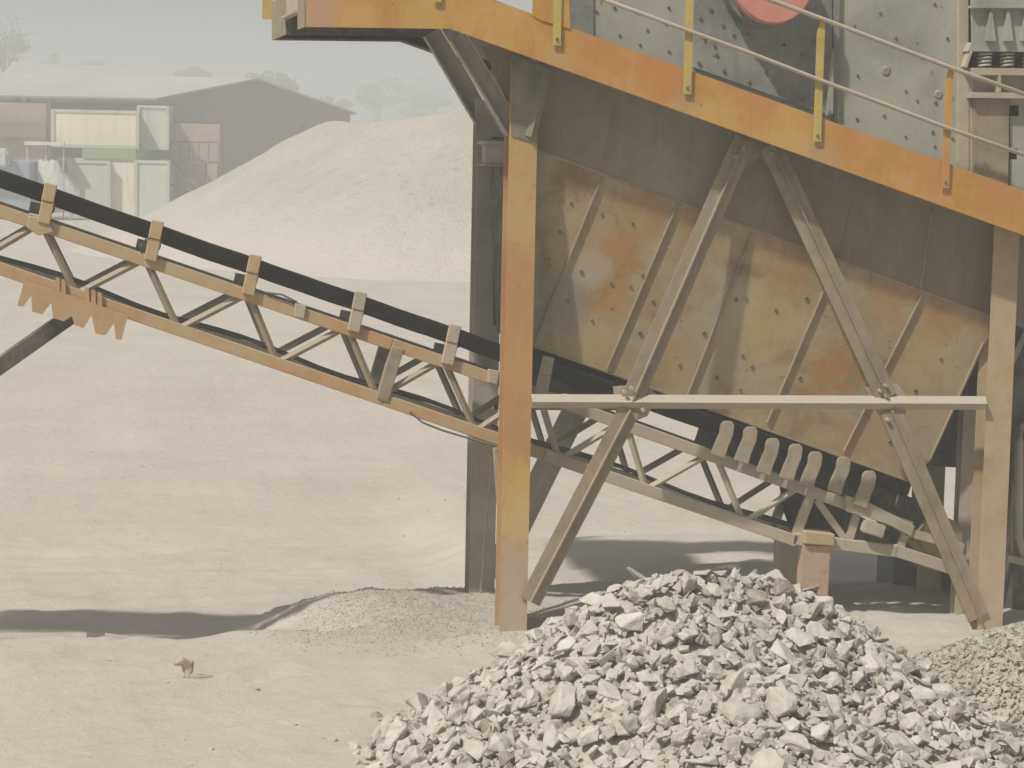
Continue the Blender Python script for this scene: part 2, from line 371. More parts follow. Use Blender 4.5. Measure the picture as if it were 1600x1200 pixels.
# gussets
part(MB().prism([pp(x, y, .02) for x, y in ((1138, 200), (1232, 236), (1226, 258), (1205, 262), (1188, 246), (1166, 262), (1140, 250))], V((0, .012, 0))), 'gusset_plate', M['brace'])
part(MB().prism([pp(x, y, .02) for x, y in ((958, 604), (1010, 600), (1026, 616), (1012, 650), (966, 668))], V((0, .012, 0))), 'gusset_plate', M['pale'])
for x, y in ((975, 612), (986, 606), (1004, 640)): part(MB().cyl(pp(x, y, -.06), V((0,-1,0)), .018, .03, 6), 'joint_bolt', M['pale'])
for x, y in ((1383, 602), (1384, 618), (1374, 610), (1386, 655), (1204, 240), (1150, 245), (1160, 232)): part(MB().cyl(pp(x, y, -.035), V((0,-1,0)), .018, .03, 6), 'joint_bolt', M['pale'])
part(MB().prism([pp(x, y, .02) for x, y in ((1352, 606), (1402, 600), (1420, 622), (1410, 662), (1372, 648))], V((0, .012, 0))), 'gusset_plate', M['pale'])
part(MB().prism([pp(x, y, -.012) for x, y in ((800, 85), (852, 104), (838, 224), (799, 212))], V((0, .010, 0))), 'gusset_plate', M['olive'])
ang(857, 106, 830, 214, -.06, .07, 'knee_brace', M['olive'])
# knee braces carrying the level end of the walkway
part(MB().channel(pp(676, 50, 1.2), pp(768, 206, 1.2), .17, .10), 'knee_brace', M['grey'])
part(MB().channel(pp(716, 56, .12), pp(806, 206, .12), .15, .10), 'knee_brace', M['grey'])
part(MB().prism([pp(x, y, 1.1) for x, y in ((742, 152), (790, 168), (796, 214), (744, 214))], V((0, .014, 0))), 'gusset_plate', M['grey'])
# stub bracket between the posts
part(MB().bar(pp(759, 241, .45), pp(802, 241, .45), .16, .2).box(tuple(pp(756, 226, .42)), tuple(pp(803, 221, .75))).box(tuple(pp(756, 259, .42)), tuple(pp(803, 257, .75))), 'bracket', M['grey'])
part(MB().tube([pp(781, 258, .5), pp(781, 275, .5)], .018).tube([pp(769, 258, .5), pp(769, 282, .5)], .012), 'bracket_bolt', M['bolt'])

# walkway ---------------------------------------------------------------
YW = -.335
bot = [(478, 42), (705, 45), (1720, 411)]; top = [(478, -27), (705, -24), (1720, 341)]
P0b, P1b, P2b = (pp(x, y, YW) for x, y in bot); P0t, P1t, P2t = (pp(x, y, YW) for x, y in top)
t_ = V((0, .014, 0))
mb = MB().prism([P0b, P1b, P2b, P2t, P1t, P0t], t_)
def strip(mb, A, B, y0, y1, th):      # level strip between two points, spanning y0..y1
    return mb.hexa([V((A.x,y0,A.z)),V((B.x,y0,B.z)),V((B.x,y1,B.z)),V((A.x,y1,A.z))],
                   [V((A.x,y0,A.z+th)),V((B.x,y0,B.z+th)),V((B.x,y1,B.z+th)),V((A.x,y1,A.z+th))])
up3 = V((0, 0, .003))
strip(mb, P0b+up3, P1b+up3, YW+.0141, YW+.09, .012); strip(mb, P1b+up3, P2b+up3, YW+.0141, YW+.09, .012)
beam = part(mb, 'walkway_beam', M['orange'])
mb = MB(); e = .002
mb.hexa([V((P0b.x-.004, YW-.002, P0b.z)), V((P0b.x-.016, YW-.002, P0b.z)), V((P0b.x-.016, .2, P0b.z)), V((P0b.x-.004, .2, P0b.z))],
        [V((P0b.x-.004, YW-.002, P0t.z)), V((P0b.x-.016, YW-.002, P0t.z)), V((P0b.x-.016, .2, P0t.z)), V((P0b.x-.004, .2, P0t.z))])
part(mb, 'end_plate', M['brace'])
# splice plate where the level beam meets the sloping one
part(MB().prism([pp(x, y, YW-.012) for x, y in ((832, -40), (889, -40), (891, 45), (846, 32), (832, 24))], V((0, .010, 0))), 'splice_plate', M['orange'])
# decks
mb = MB(); dz = V((0, 0, -.05))
strip(mb, P0t+dz, P1t+dz, YW+.016, 1.28, .02)
part(mb, 'deck', M['dark'])
mb = MB(); strip(mb, P1t+dz, P2t+dz, YW+.016, .10, .02); part(mb, 'deck', M['dark'])
# far walkway box
mb = MB()
for y in (1.30, 2.60):
    o_ = V((0, y-YW, 0)); mb.prism([p+o_ for p in (P0b, P1b, P2b, P2t, P1t, P0t)], t_)
strip(mb, P0b+up3, P1b+up3, 1.316, 1.40, .012); strip(mb, P1b+up3, P2b+up3, 1.316, 1.40, .012)
strip(mb, P0b+up3, P1b+up3, 2.40, 2.598, .012); strip(mb, P1b+up3, P2b+up3, 2.40, 2.598, .012)
strip(mb, P0t+dz, P1t+dz, 1.316, 2.598, .02); strip(mb, P1t+dz, P2t+dz, 1.9, 2.598, .02)
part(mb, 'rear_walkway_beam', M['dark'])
mb = MB()
mb.box((P0b.x-.016, 1.295, P0b.z), (P0b.x-.004, 2.62, P0t.z)); part(mb, 'end_plate', M['brace'])
za = pp(463, 15, .08).z
mb = MB().box((P0b.x-.012, .215, za), (P0b.x-.002, 1.28, za+.5)).box((P0b.x-.05, .215, za-.02), (P0b.x+.02, 1.28, za-.001))
part(mb, 'end_plate', M['pale'])
for yy in (.25, .95):
    part(MB().box((P0b.x+.1, yy, P0b.z+.10), (P1b.x+.3, yy+.08, P0b.z+.22)), 'deck_bearer', M['dark'])
# handrail posts and rails
def hpost(x, y0, y1, Y=YW-.03, mat=M['yellow'], w=.068):
    a, b = pp(x, y0, Y), pp(x, y1, Y)
    mb = MB().prism([V((b.x-w/2, Y, b.z)), V((b.x+w/2, Y, b.z)), V((b.x+w/2, Y, a.z+.0)), V((b.x-w*.1, Y, a.z)), V((b.x-w/2, Y, a.z-.1))], V((0, .012, 0)))
    mb.box((b.x+w/2-.012, Y+.0121, b.z), (b.x+w/2, Y+.028, a.z-.01))
    p = part(mb, 'handrail_post', mat)
    part(MB().cyl(V((b.x, Y+.001, b.z+.05)), V((0,-1,0)), .014, .012, 6), 'bolt', M['bolt'], p)
hpost(870, -118, 71); hpost(1074, -42, 147); hpost(1277, 33, 221); hpost(1477, 106, 294, mat=M['orange'])
hpost(683, -190, 3)
b = pp(418, 30, 2.63); part(MB().box((b.x-.05, 2.616, b.z), (b.x+.05, 2.64, b.z+1.1)).box((b.x+.08, 2.616, b.z+.08), (b.x+.17, 2.64, b.z+1.1)), 'handrail_post', M['yellow'])
yr = YW-.055
part(MB().tube([pp(740, -170, yr), pp(1075, -47, yr), pp(1278, 27, yr+.004), pp(1478, 103, yr), pp(1720, 190, yr)], .020, 10), 'handrail', M['pale'], smooth=True)
part(MB().tube([pp(740, -76, yr), pp(1075, 48, yr), pp(1175, 84, yr+.006), pp(1278, 124, yr), pp(1478, 199, yr), pp(1720, 284, yr)], .018, 10), 'handrail', M['pale'], smooth=True)

# hopper ----------------------------------------------------------------
YU = .15
A, B = pp(838, 232, YU), pp(1536, 488, YU); Cc = pp(1120, 645, .40)
hn = (B-A).cross(Cc-A).normalized()
if hn.y > 0: hn = -hn
H = lambda x, y: ppl(x, y, A, hn)
rust = (.42, .185, .045); ylw = (.45, .345, .14); pale_ = (.43, .40, .31); olive = (.26, .235, .16)
pat = [(H(x, y), r, c, s) for x, y, r, c, s in (
    (965, 395, .34, rust, .7), (950, 470, .30, (.44,.22,.055), .7), (1010, 330, .34, (.38,.22,.08), .75), (895, 275, .26, (.22,.14,.05), .8),
    (1190, 500, .45, ylw, .75), (1300, 580, .36, rust, .8), (1395, 460, .32, (.40,.20,.075), .75), (1480, 490, .36, (.40,.20,.075), .75),
    (1240, 410, .40, (.38,.20,.07), .7), (1140, 480, .30, pale_, .6), (880, 470, .34, (.27,.25,.19), .8), (1330, 690, .30, (.38,.22,.10), .6),
    (1430, 580, .42, ylw, .45), (1050, 560, .32, (.44,.28,.11), .6), (935, 540, .26, ylw, .6), (930, 420, .2, pale_, .6), (1090, 360, .25, (.42,.23,.08), .7),
    (1130, 250, .5, (.22,.17,.10), .7), (960, 160, .5, (.24,.165,.10), .75), (1400, 350, .45, (.20,.18,.13), .7), (1390, 660, .3, (.44,.29,.15), .6))]
M['upper'] = paint('brown_shade_toned_wall', [(.30, (.18,.125,.075)), (.5, (.27,.22,.155)), (.68, (.34,.31,.245))], .6, .15, .8, bump=.2)  # brown steel, its colour darkened for the walkway's shade on this wall
M['hopper'] = paint('rust_stained_hopper_plate', [(.30, (.25,.185,.09)), (.42, (.36,.275,.14)), (.55, (.41,.335,.19)), (.66, (.33,.30,.215)), (.74, (.40,.215,.065))], 2.1, .16, .78, spots=11, patches=pat, bump=.25)
bm_ = MB().prism([H(x, y) for x, y in ((800, 218), (1546, 491.5), (1544, 528), (1452, 722), (1415, 752), (800, 530))], hn*-.014).mat(M['bolt'])
rnd = random.Random(3)
for x, y in ((892, 316), (875, 362), (858, 405), (908, 424), (955, 442), (940, 333), (988, 348), (1004, 430), (985, 447), (925, 500), (887, 470), (1062, 570), (1120, 590), (1160, 555), (1175, 572), (1156, 608), (1150, 468), (1165, 466), (1212, 484), (1260, 466), (1250, 590), (1356, 650), (1390, 690), (1430, 610), (1470, 560), (1365, 540), (1000, 520), (1020, 470), (1100, 520)):
    bm_.cyl(H(x, y)-hn*.002, hn, .012+.008*rnd.random(), .014, 6)
hop = part(bm_, 'hopper', M['hopper'])
mb = MB().prism([pp(x, y, YU) for x, y in ((796, 40), (1720, 380), (1720, 560), (1546, 492), (836, 231), (800, 170), (752, 72), (752, 40))], V((0, .014, 0)))
part(mb, 'upper_wall', M['upper'], hop)
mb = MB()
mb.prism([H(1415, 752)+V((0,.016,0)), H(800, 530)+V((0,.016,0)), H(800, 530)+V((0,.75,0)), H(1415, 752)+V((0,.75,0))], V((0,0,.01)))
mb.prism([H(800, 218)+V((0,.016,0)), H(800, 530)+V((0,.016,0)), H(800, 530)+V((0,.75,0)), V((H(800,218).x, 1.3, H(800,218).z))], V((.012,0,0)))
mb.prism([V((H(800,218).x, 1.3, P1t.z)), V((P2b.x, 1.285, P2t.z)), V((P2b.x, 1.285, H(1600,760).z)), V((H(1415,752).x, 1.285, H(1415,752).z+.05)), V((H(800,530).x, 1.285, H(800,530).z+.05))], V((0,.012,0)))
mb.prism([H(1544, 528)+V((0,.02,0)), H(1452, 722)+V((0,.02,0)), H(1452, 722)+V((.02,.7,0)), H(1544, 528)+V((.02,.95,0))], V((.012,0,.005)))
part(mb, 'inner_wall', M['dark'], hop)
# weld seams, edge bars and stiffener ribs
def hbar(p, q, w, h, mat, name, n=hn):
    ax = (q-p).normalized(); u = ax.cross(n).normalized()
    return part(MB().sweep(p-n*.002, q-n*.002, [(-w/2,0),(w/2,0),(w/2,h),(-w/2,h)], u, n), name, mat, hop)
hbar(H(836, 233), H(1546, 493.5), .022, .012, M['brace'], 'ridge_seam')
for x0, y0, x1, y1 in ((940, 276, 836, 532), (1058, 318, 948, 576), (1175, 362, 1074, 616), (1286, 456, 1198, 660), (1440, 460, 1318, 704), (1536, 534, 1450, 722)):
    hbar(H(x0, y0), H(x1, y1), .012, .030, M['brace'], 'stiffener_rib')
hbar(H(800, 527), H(1418, 751), .012, .012, M['brace'], 'lower_edge_bar')
nY = V((0, -1, 0))
for x0, y0, x1, y1, w in ((962, 165, 942, 272, .02), (1082, 205, 1068, 318, .012), (1210, 280, 1190, 362, .012), (1334, 310, 1312, 406, .02)):
    hbar(pp(x0, y0, YU), pp(x1, y1, YU), w, .012, M['upper'], 'weld_seam', nY)
hbar(pp(1457, 322, YU), pp(1437, 450, YU), .014, .014, M['brace'], 'weld_seam', nY)


# ================================================================== VIBRATING SCREEN on its springs
sc = empty('vibrating_screen', tuple(V((2.2, .27, 4.2))), 'grey green bolted vibrating screen box with red flywheel guard above the orange walkway beam', 'vibrating screen')
YS = .13
def topline(x): return -24 + (x-705)*.3596      # lower edge runs along the walkway
part(MB().prism([pp(x, y, YS-.02) for x, y in ((892, 85), (927, 97), (927, -330), (892, -330))], V((0, .018, 0))), 'edge_strip', M['screen_dark'], sc)
part(MB().prism([pp(x, y, YS-.10) for x, y in ((1294, 180), (1302, 178), (1303, 75), (1297, 105))], V((0, .066, 0))), 'plate_flange', M['screen'], sc)
part(MB().prism([pp(x, y, YS-.05) for x, y in ((1303, 190), (1311, 193), (1313, -330), (1303, -330))], V((0, .048, 0))), 'edge_strip', M['screen_dark'], sc)
part(MB().prism([pp(x, y, YS-.06) for x, y in ((1498, 252), (1506, 300), (1514, 302), (1512, -330), (1500, -330))], V((0, .058, 0))), 'edge_strip', M['pale'], sc)
bm_ = MB().prism([pp(x, y, YS) for x, y in ((892, 90), (1506, 312), (1506, -330), (892, -330))], V((0, .014, 0))).mat(M['bolt']); rnd = random.Random(11)
for x, y in ((902, 8), (932, 18), (920, 36), (960, 12), (968, 55), (1011, 46), (1045, 12), (1045, 80), (1040, 36), (995, 18), (1000, 70), (1340, 118), (1415, 142), (1339, 186), (1381, 180), (1433, 157), (1457, 206), (1462, 160), (1487, 152), (1488, 216), (1460, 228), (1415, 213), (1460, 6), (1335, 40), (1400, 60), (1375, 20), (1440, 90), (1480, 60)):
    bm_.cyl(pp(x, y, YS)+V((0,.001,0)), V((0,-1,0)), .011+.005*rnd.random(), .012, 6)
part(bm_, 'side_plate', M['screen'], sc)
bm_ = MB().prism([pp(x, y, YS-.032) for x, y in ((1084, -330), (1084, 105), (1271, 172), (1300, 180), (1300, -330))], V((0, .030, 0))).mat(M['bolt'])
for x, y in ((1094, 28), (1092, 98), (1116, 70), (1129, 38), (1119, 84), (1131, 110), (1170, 127), (1196, 112), (1215, 140), (1255, 155), (1292, 170), (1110, 14), (1100, 60), (1146, 54), (1168, 54), (1253, 86), (1225, 70), (1285, 96), (1280, 130), (1240, 30)):
    bm_.cyl(pp(x, y, YS-.031), V((0,-1,0)), .012+.007*rnd.random(), .016, 6)
part(bm_, 'access_plate', M['screen_dark'], sc)
# patch repairs on the plate
part(MB().cyl(pp(1384, 111, YS)+V((0,.001,0)), V((0,-1,0)), .05, .012, 12, .03), 'access_cap', M['brace'], sc)
part(MB().cyl(pp(1466, 148, YS)+V((0,.001,0)), V((0,-1,0)), .045, .012, 12, .028), 'access_cap', M['brace'], sc)
fc = pp(1203, -27, -.10)
fw = part(MB().cyl(fc, V((0,-1,0)), .355, .13, 48).bevel(.014, 2), 'flywheel_guard', M['red'], sc, 'round faded red guard disc')
part(MB().cyl(fc+V((0,.20,0)), V((0,-1,0)), .385, .18, 48), 'guard_drum', M['screen_dark'], sc)
# box body, roof cut off above the frame
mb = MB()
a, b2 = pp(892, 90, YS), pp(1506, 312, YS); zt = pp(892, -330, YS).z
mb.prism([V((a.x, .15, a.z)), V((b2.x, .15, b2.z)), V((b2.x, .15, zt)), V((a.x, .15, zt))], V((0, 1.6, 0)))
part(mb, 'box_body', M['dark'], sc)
# spring mount at the right end
p = lambda x, y, Y=-.05: pp(x, y, Y)
mb = MB().prism([p(1519, 66), p(1512, 80), p(1720, 82), p(1720, 66)], V((0, .3, 0)))
mb.prism([p(1516, -60), p(1519, 66), p(1720, 66), p(1720, -60)], V((0, .02, 0)))
for x in (1545, 1572, 1600, 1628): mb.prism([p(x-2, 18), p(x-6, 64), p(x+8, 64), p(x+2, 18)], V((0, -.05, 0)))
mb.prism([p(1513, 9), p(1513, 13), p(1720, 13), p(1720, 9)], V((0, -.07, 0)))
part(mb, 'spring_bracket', M['screen'], sc)
part(MB().prism([p(1507, 104), p(1520, 66), p(1524, 68), p(1511, 106)], V((0, .1, 0))), 'bracket_edge', M['pale'], sc)
for x in (1538, 1573, 1608, 1643):
    base = p(x, 106, .03); h = p(x, 70, .03).z - base.z
    pts = [base+V((math.cos(k*.7)*.058, math.sin(k*.7)*.058, h*k/56)) for k in range(57)]
    part(MB().tube(pts, .011, 6), 'spring', M['grey'], sc, smooth=True)
mb = MB().prism([p(1518, 106), p(1518, 117), p(1720, 118), p(1720, 107)], V((0, .3, 0))).prism([p(1518, 144), p(1518, 153), p(1720, 155), p(1720, 146)], V((0, .3, 0)))
for x in (1562, 1625): mb.prism([p(x-2, 117), p(x-2, 144), p(x+2, 144), p(x+2, 117)], V((0, .2, 0)))
mb.prism([p(1519, 117, .1), p(1519, 144, .1), p(1720, 145, .1), p(1720, 118, .1)], V((0, .02, 0)))
part(mb, 'spring_seat', M['pale'], sc)
part(MB().prism([p(1522, 154, .02), p(1523, 300, .02), p(1575, 320, .02), p(1577, 154, .02)], V((0, .22, 0))), 'support_leg', M['brace'], sc)
part(MB().prism([p(1506, 118, .08), p(1508, 300, .08), p(1520, 305, .08), p(1520, 118, .08)], V((0, .16, 0))), 'support_leg', M['pale'], sc)
mb = MB()
for x, y in ((1578, 154), ): 
    mb.prism([p(x, 154, .06), p(x, 164, .06), p(1720, 166, .06), p(1720, 154, .06)], V((0,.02,0)))
    mb.prism([p(x, 181, .06), p(x, 232, .06), p(1720, 236, .06), p(1720, 183, .06)], V((0,.02,0)))
    mb.prism([p(x, 249, .06), p(x, 330, .06), p(1720, 380, .06), p(1720, 251, .06)], V((0,.02,0)))
    mb.prism([p(1592, 164, .06), p(1592, 181, .06), p(1720, 183, .06), p(1720, 166, .06)], V((0,.02,0)))
    mb.prism([p(1590, 232, .06), p(1590, 249, .06), p(1720, 251, .06), p(1720, 236, .06)], V((0,.02,0)))
part(mb, 'slotted_plate', M['screen'], sc)
part(MB().prism([p(1506, -330, .2), p(1506, 330, .2), p(1720, 400, .2), p(1720, -330, .2)], V((0,.02,0))), 'rear_plate', M['dark'], sc)

# ================================================================== BELT CONVEYOR
YA, YB = .45, 1.10
cv = empty('belt_conveyor', tuple(pp(745, 660, .78)), 'long sloping belt conveyor with black belt on tan lattice truss passing under the screening plant', 'conveyor')
T = lambda x: 330 + .340*x          # top chord centre line
Bq = lambda x: 420 + .342*x         # bottom chord centre line
def tp_(x, y, Y):                    # a point of the near truss, carried back to the depth of the other side
    q = pp(x, y, YA); return V((q.x, Y, q.z))
for Y, mat in ((YA, M['truss']), (YB, M['grey'])):
    for a_, b_, m_ in ((-700, 612, mat), (612.5, 850, mat), (850.5, 1425, M['pale'] if Y == YA else mat)):
        part(MB().bar(tp_(a_, T(a_), Y), tp_(b_, T(b_)+(10 if b_ > 1400 else 0), Y), .105, .07).bevel(.006), 'top_chord', m_, cv)
    for a_, b_, m_ in ((-700, 600, mat), (600.5, 850, mat), (850.5, 1246, M['pale'] if Y == YA else mat)):
        part(MB().bar(tp_(a_, Bq(a_), Y), tp_(b_, Bq(b_), Y), .105, .07).bevel(.006), 'bottom_chord', m_, cv)
    if Y == YA:
        part(MB().bar(pp(1240, 842, Y), pp(1404, 862, Y), .11, .07).bevel(.006), 'bottom_chord', M['pale'], cv)
        part(MB().bar(pp(1398, 860, Y), pp(1500, 893, Y), .11, .07).bevel(.006), 'bottom_chord', M['pale'], cv)
    else:
        part(MB().bar(tp_(1240, 842, Y), tp_(1500, 890, Y), .10, .07), 'bottom_chord', mat, cv)
# lattice
nodes_t = [-570, -410, -250, -95, 62, 225, 386, 540, 692, 838, 975, 1115, 1260]
nodes_b = [-510, -350, -190, -35, 121, 281, 436, 592, 746, 878, 1014, 1166]
for Y, mat, sh in ((YA+.02, M['pale'], 0), (YB+.01, M['grey'], 0)):
    for i, xb in enumerate(nodes_b):
        for xt in (nodes_t[i], nodes_t[i+1]):
            d = 8 if xt > xb else -8
            part(MB().angle(tp_(xt-d, T(xt-d)+6, Y), tp_(xb+d*.6, Bq(xb+d*.6)-6, Y), .042, .007), 'lattice_bar', M['brace'] if (Y < .6 and xb < 800) else mat, cv)
    for x0, y0, x1, y1, w in ((1270, 772, 1246, 836, .085), (1278, 782, 1321, 842, .06), (1342, 800, 1327, 850, .07), (1420, 828, 1406, 862, .07)):
        part(MB().bar(tp_(x0, y0, Y), tp_(x1, y1, Y), w, .045), 'lattice_bar', mat, cv)
# section joint posts
part(MB().bar(pp(622, 543, YA-.015), pp(598, 626, YA-.015), .11, .10).bevel(.006), 'joint_post', M['brace'], cv)
part(MB().bar(pp(602, 540, YB), pp(580, 616, YB), .10, .07), 'joint_post', M['grey'], cv)
for x in (62, 386, 1115):
    part(MB().bar(pp(x, T(x), .52), pp(x+1, T(x)+.3, .52), .05, .5), 'cross_tie', M['grey'], cv)
# small clips on the top chord
for x in (54, 470, 772):
    y = T(x)
    part(MB().prism([pp(x-9, y-16, YA-.03), pp(x+9, y-12, YA-.03), pp(x+5, y+9, YA-.03), pp(x-9, y+5, YA-.03)], V((0, .04, 0))).bevel(.006), 'clip', M['pale'], cv)
part(MB().prism([pp(44, 338, YA-.035), pp(72, 340, YA-.035), pp(84, 362, YA-.035), pp(60, 368, YA-.035), pp(42, 356, YA-.035)], V((0, .03, 0))).bevel(.006), 'gusset_plate', M['truss'], cv)
part(MB().tube([pp(222, 396, .42), pp(221, 384, .40), pp(228, 374, .40), pp(240, 370, .41)], .010, 6), 'cable', M['dark'], cv)
part(MB().tube([pp(415, 457, .44), pp(440, 460, .42), pp(464, 472, .43)], .010, 6), 'cable', M['dark'], cv)
part(MB().tube([pp(x, y, .44) for x, y in ((640, 643), (660, 660), (690, 672), (730, 684), (785, 700))], .010, 6), 'cable', M['dark'], cv)
# belt: troughed carrying run and flat return run
belt_top = lambda x: 262 + .349*x if x < 785 else 536 + .335*(x-785)
def belt_run(xs_, prof, thick):
    mb = MB(); rows = []
    for i, x in enumerate(xs_):
        e = pp(x, belt_top(x)+1.2*noise.noise(V((x*.05, 0, 0)))+0.8*math.sin(math.pi*(((x-80)/158.5) % 1)), .40)
        rows.append([mb.bm.verts.new(V((e.x, Y, e.z+dz_))) for Y, dz_ in prof] + [mb.bm.verts.new(V((e.x, Y+.0005, e.z+dz_-thick))) for Y, dz_ in reversed(prof)])
    k = len(rows[0])
    for a, b in zip(rows, rows[1:]):
        for i in range(k): mb.bm.faces.new((a[i], a[(i+1) % k], b[(i+1) % k], b[i]))
    mb.bm.faces.new(rows[0]); mb.bm.faces.new(rows[-1][::-1])
    return mb
bx = [-700+25*i for i in range(int((1430+700)/25)+1)]
part(belt_run(bx, [(.405, -.01), (.47, -.115), (.56, -.155), (.95, -.155), (1.08, -.115), (1.145, -.04)], .016), 'belt', M['rubber'], cv, 'black troughed carrying belt')
rb = MB(); rows = []
for i in range(49):
    x = -700 + 2000*i/48; e = pp(x, Bq(x)-15+4*math.sin(i*.9), .56)
    rows.append([rb.bm.verts.new(V((e.x, Y, e.z+z_))) for Y, z_ in ((.56, 0), (1.05, 0), (1.05, .014), (.56, .014))])
for a, b in zip(rows, rows[1:]):
    for k in range(4): rb.bm.faces.new((a[k], a[(k+1) % 4], b[(k+1) % 4], b[k]))
rb.bm.faces.new(rows[0]); rb.bm.faces.new(rows[-1][::-1])
part(rb, 'return_belt', M['rubber'], cv)
# idler brackets
br = [(-560, 65, 345-262), (82, 287, 58), (249, 345, 56), (402, 403, 58), (566, 459, 56), (714, 513, 56), (859, 567, 58)]
def bracket(x, y, x1, y1, mat, w=.115, Y=.385, nm='idler_bracket'):
    a, b = pp(x, y, Y), pp(x1, y1, Y)
    ax = (b-a).normalized(); u = ax.cross(V((0,1,0))).normalized()
    mb = MB().sweep(a, a.lerp(b, .45), [(-w*.46,0),(w*.46,0),(w*.46,.04),(-w*.46,.04)], u, V((0,1,0)))
    mb.sweep(a.lerp(b, .4505), b, [(-w*.42,.012),(w*.5,.012),(w*.5,.07),(-w*.42,.07)], u, V((0,1,0)))
    mb.bevel(.007)
    o = part(mb, nm, mat, cv)
    return o
for i, x in enumerate((-385, -228, -75, 80, 247, 400, 565, 712, 858)):
    y = belt_top(x)-3; mat = M['truss'] if x < 450 else M['pale']
    o = bracket(x, y, x-13, y+62, mat)
    part(MB().cyl(pp(x-3, y+24, .43), V((0, .83, -.56)), .045, .17, 14).cyl(pp(x-3, y+26, .62), V((0,1,0)), .05, .32, 14).cyl(pp(x-3, y+12, 1.10), V((0,-.83,-.56)), .045, .17, 14), 'roller', M['dark'], o)
    a = pp(x-22, y+30, 1.12); b = pp(x-28, y+58, 1.12)
    part(MB().bar(a, b, .11, .06), 'idler_bracket', M['grey'], cv)
imp = [(1137, 660), (1172, 671), (1209, 685), (1242, 696), (1277, 707), (1318, 717), (1359, 735)]
for i, (x, y) in enumerate(imp):
    x += (0, 1.5, -1, 2, -2, 1, 0)[i]; y += (0, -2, 2, 0, 1, -1, 3)[i]
    pth = [(x-6, y-2), (x+7, y-2), (x+11, y+5), (x+9, y+20), (x+1, y+40), (x-4, y+58), (x-26, y+50), (x-20, y+34), (x-12, y+16), (x-11, y+4)]
    part(MB().prism([pp(a_, b_, .36) for a_, b_ in pth], V((0, .035, 0))).bevel(.008, 2), 'idler_bracket', M['bracket'], cv)
part(MB().prism([pp(x, y, .62) for x, y in ((1085, 690), (1102, 640), (1136, 642), (1425, 750), (1402, 805), (1330, 790), (1180, 740))], V((0, .012, 0))), 'skirt_board', M['dark'], cv)
part(MB().prism([pp(x, y, .74) for x, y in ((798, 570), (868, 586), (1010, 604), (982, 626), (964, 624), (934, 618), (922, 624), (904, 618), (798, 604))], V((0, .012, 0))), 'skirt_board', M['dark'], cv)
part(MB().prism([pp(x, y, .76) for x, y in ((798, 521), (1125, 641), (1125, 668), (798, 575))], V((0, .012, 0))), 'skirt_board', M['dark'], cv)
# tail end
part(MB().prism([pp(x, y, .40) for x, y in ((1322, 774), (1356, 784), (1430, 822), (1424, 838), (1388, 820), (1346, 806), (1322, 799))], V((0, .05, 0))).bevel(.006), 'tail_plate', M['pale'], cv)
part(MB().prism([pp(x, y, .36) for x, y in ((1354, 812), (1386, 822), (1380, 842), (1348, 832))], V((0, .10, 0))).bevel(.012, 2), 'take_up_box', M['pale'], cv)
part(MB().bar(pp(1420, 832, .42), pp(1506, 856, .42), .075, .05), 'tail_bar', M['pale'], cv)
tp = part(MB().cyl(pp(1472, 842, .50), V((0,1,0)), .20, .62, 28).cyl(pp(1472, 842, .46), V((0,1,0)), .05, .8, 14), 'tail_pulley', M['brace'], cv)
part(MB().cyl(pp(1424, 812, .66), V((0,1,0)), .19, .45, 24), 'return_drum', M['dark'], cv)
part(MB().prism([pp(x, y, .95) for x, y in ((1215, 740), (1330, 800), (1420, 842), (1500, 870), (1490, 900), (1400, 868), (1240, 842), (1225, 800))], V((0, .012, 0))), 'belly_plate', M['dark'], cv)
part(MB().tube([pp(1404, 770, .5), pp(1400, 790, .48), pp(1404, 806, .5)], .010, 6), 'cable', M['dark'], cv)
mb = MB()
g0 = -.35
for (x0, x1, y0, Y, dp) in ((1256, 1300, 834, .42, .16),):
    a, b = pp(x0, y0, Y), pp(x1, y0, Y)
    mb.hexa([V((a.x-.01, Y, g0)), V((b.x-.02, Y, g0)), V((b.x-.02, Y+dp, g0)), V((a.x-.01, Y+dp, g0))], [V((a.x, Y, a.z-.1)), V((b.x, Y, a.z-.1)), V((b.x, Y+dp, a.z-.1)), V((a.x, Y+dp, a.z-.1))])
part(mb.bevel(.012, 2), 'tail_leg', M['rusty'], cv)
part(MB().prism([pp(1258, 830, .38), pp(1305, 835, .38), pp(1304, 853, .38), pp(1257, 850, .38)], V((0, .24, 0))).bevel(.008), 'leg_cap', M['truss'], cv)
a, b = pp(1218, 838, 1.08), pp(1262, 838, 1.08)
part(MB().box((a.x, 1.08, g0), (b.x, 1.25, a.z)).bevel(.01), 'tail_leg', M['grey'], cv)
# toothed plate and prop of the upper section
tooth = [(38, 438), (27, 478), (36, 479), (49, 462), (50, 487), (66, 491), (80, 473), (83, 497), (100, 502), (112, 494), (117, 508), (130, 513), (143, 493), (149, 521), (165, 524), (178, 505), (181, 530), (190, 531), (200, 493), (163, 480), (90, 455)]
mb = MB().prism([pp(x, y, YA-.045) for x, y in tooth], V((0, .03, 0)))
for x, y in ((90, 441), (99, 444), (136, 457), (146, 460), (156, 464)):
    mb.prism([pp(x-3, y-8, YA-.03), pp(x+3, y-6, YA-.03), pp(x+4, y+16, YA-.03), pp(x-4, y+14, YA-.03)], V((0, .028, 0)))
part(mb, 'toothed_plate', M['tooth'], cv, 'orange plate with downward teeth bolted under the truss')
part(MB().bar(pp(112, 494, .62), pp(-620, 1010, .62), .13, .08), 'prop', M['dark'], cv)
part(MB().bar(pp(108, 492, 1.02), pp(-620, 1004, 1.02), .11, .08), 'prop', M['grey'], cv)

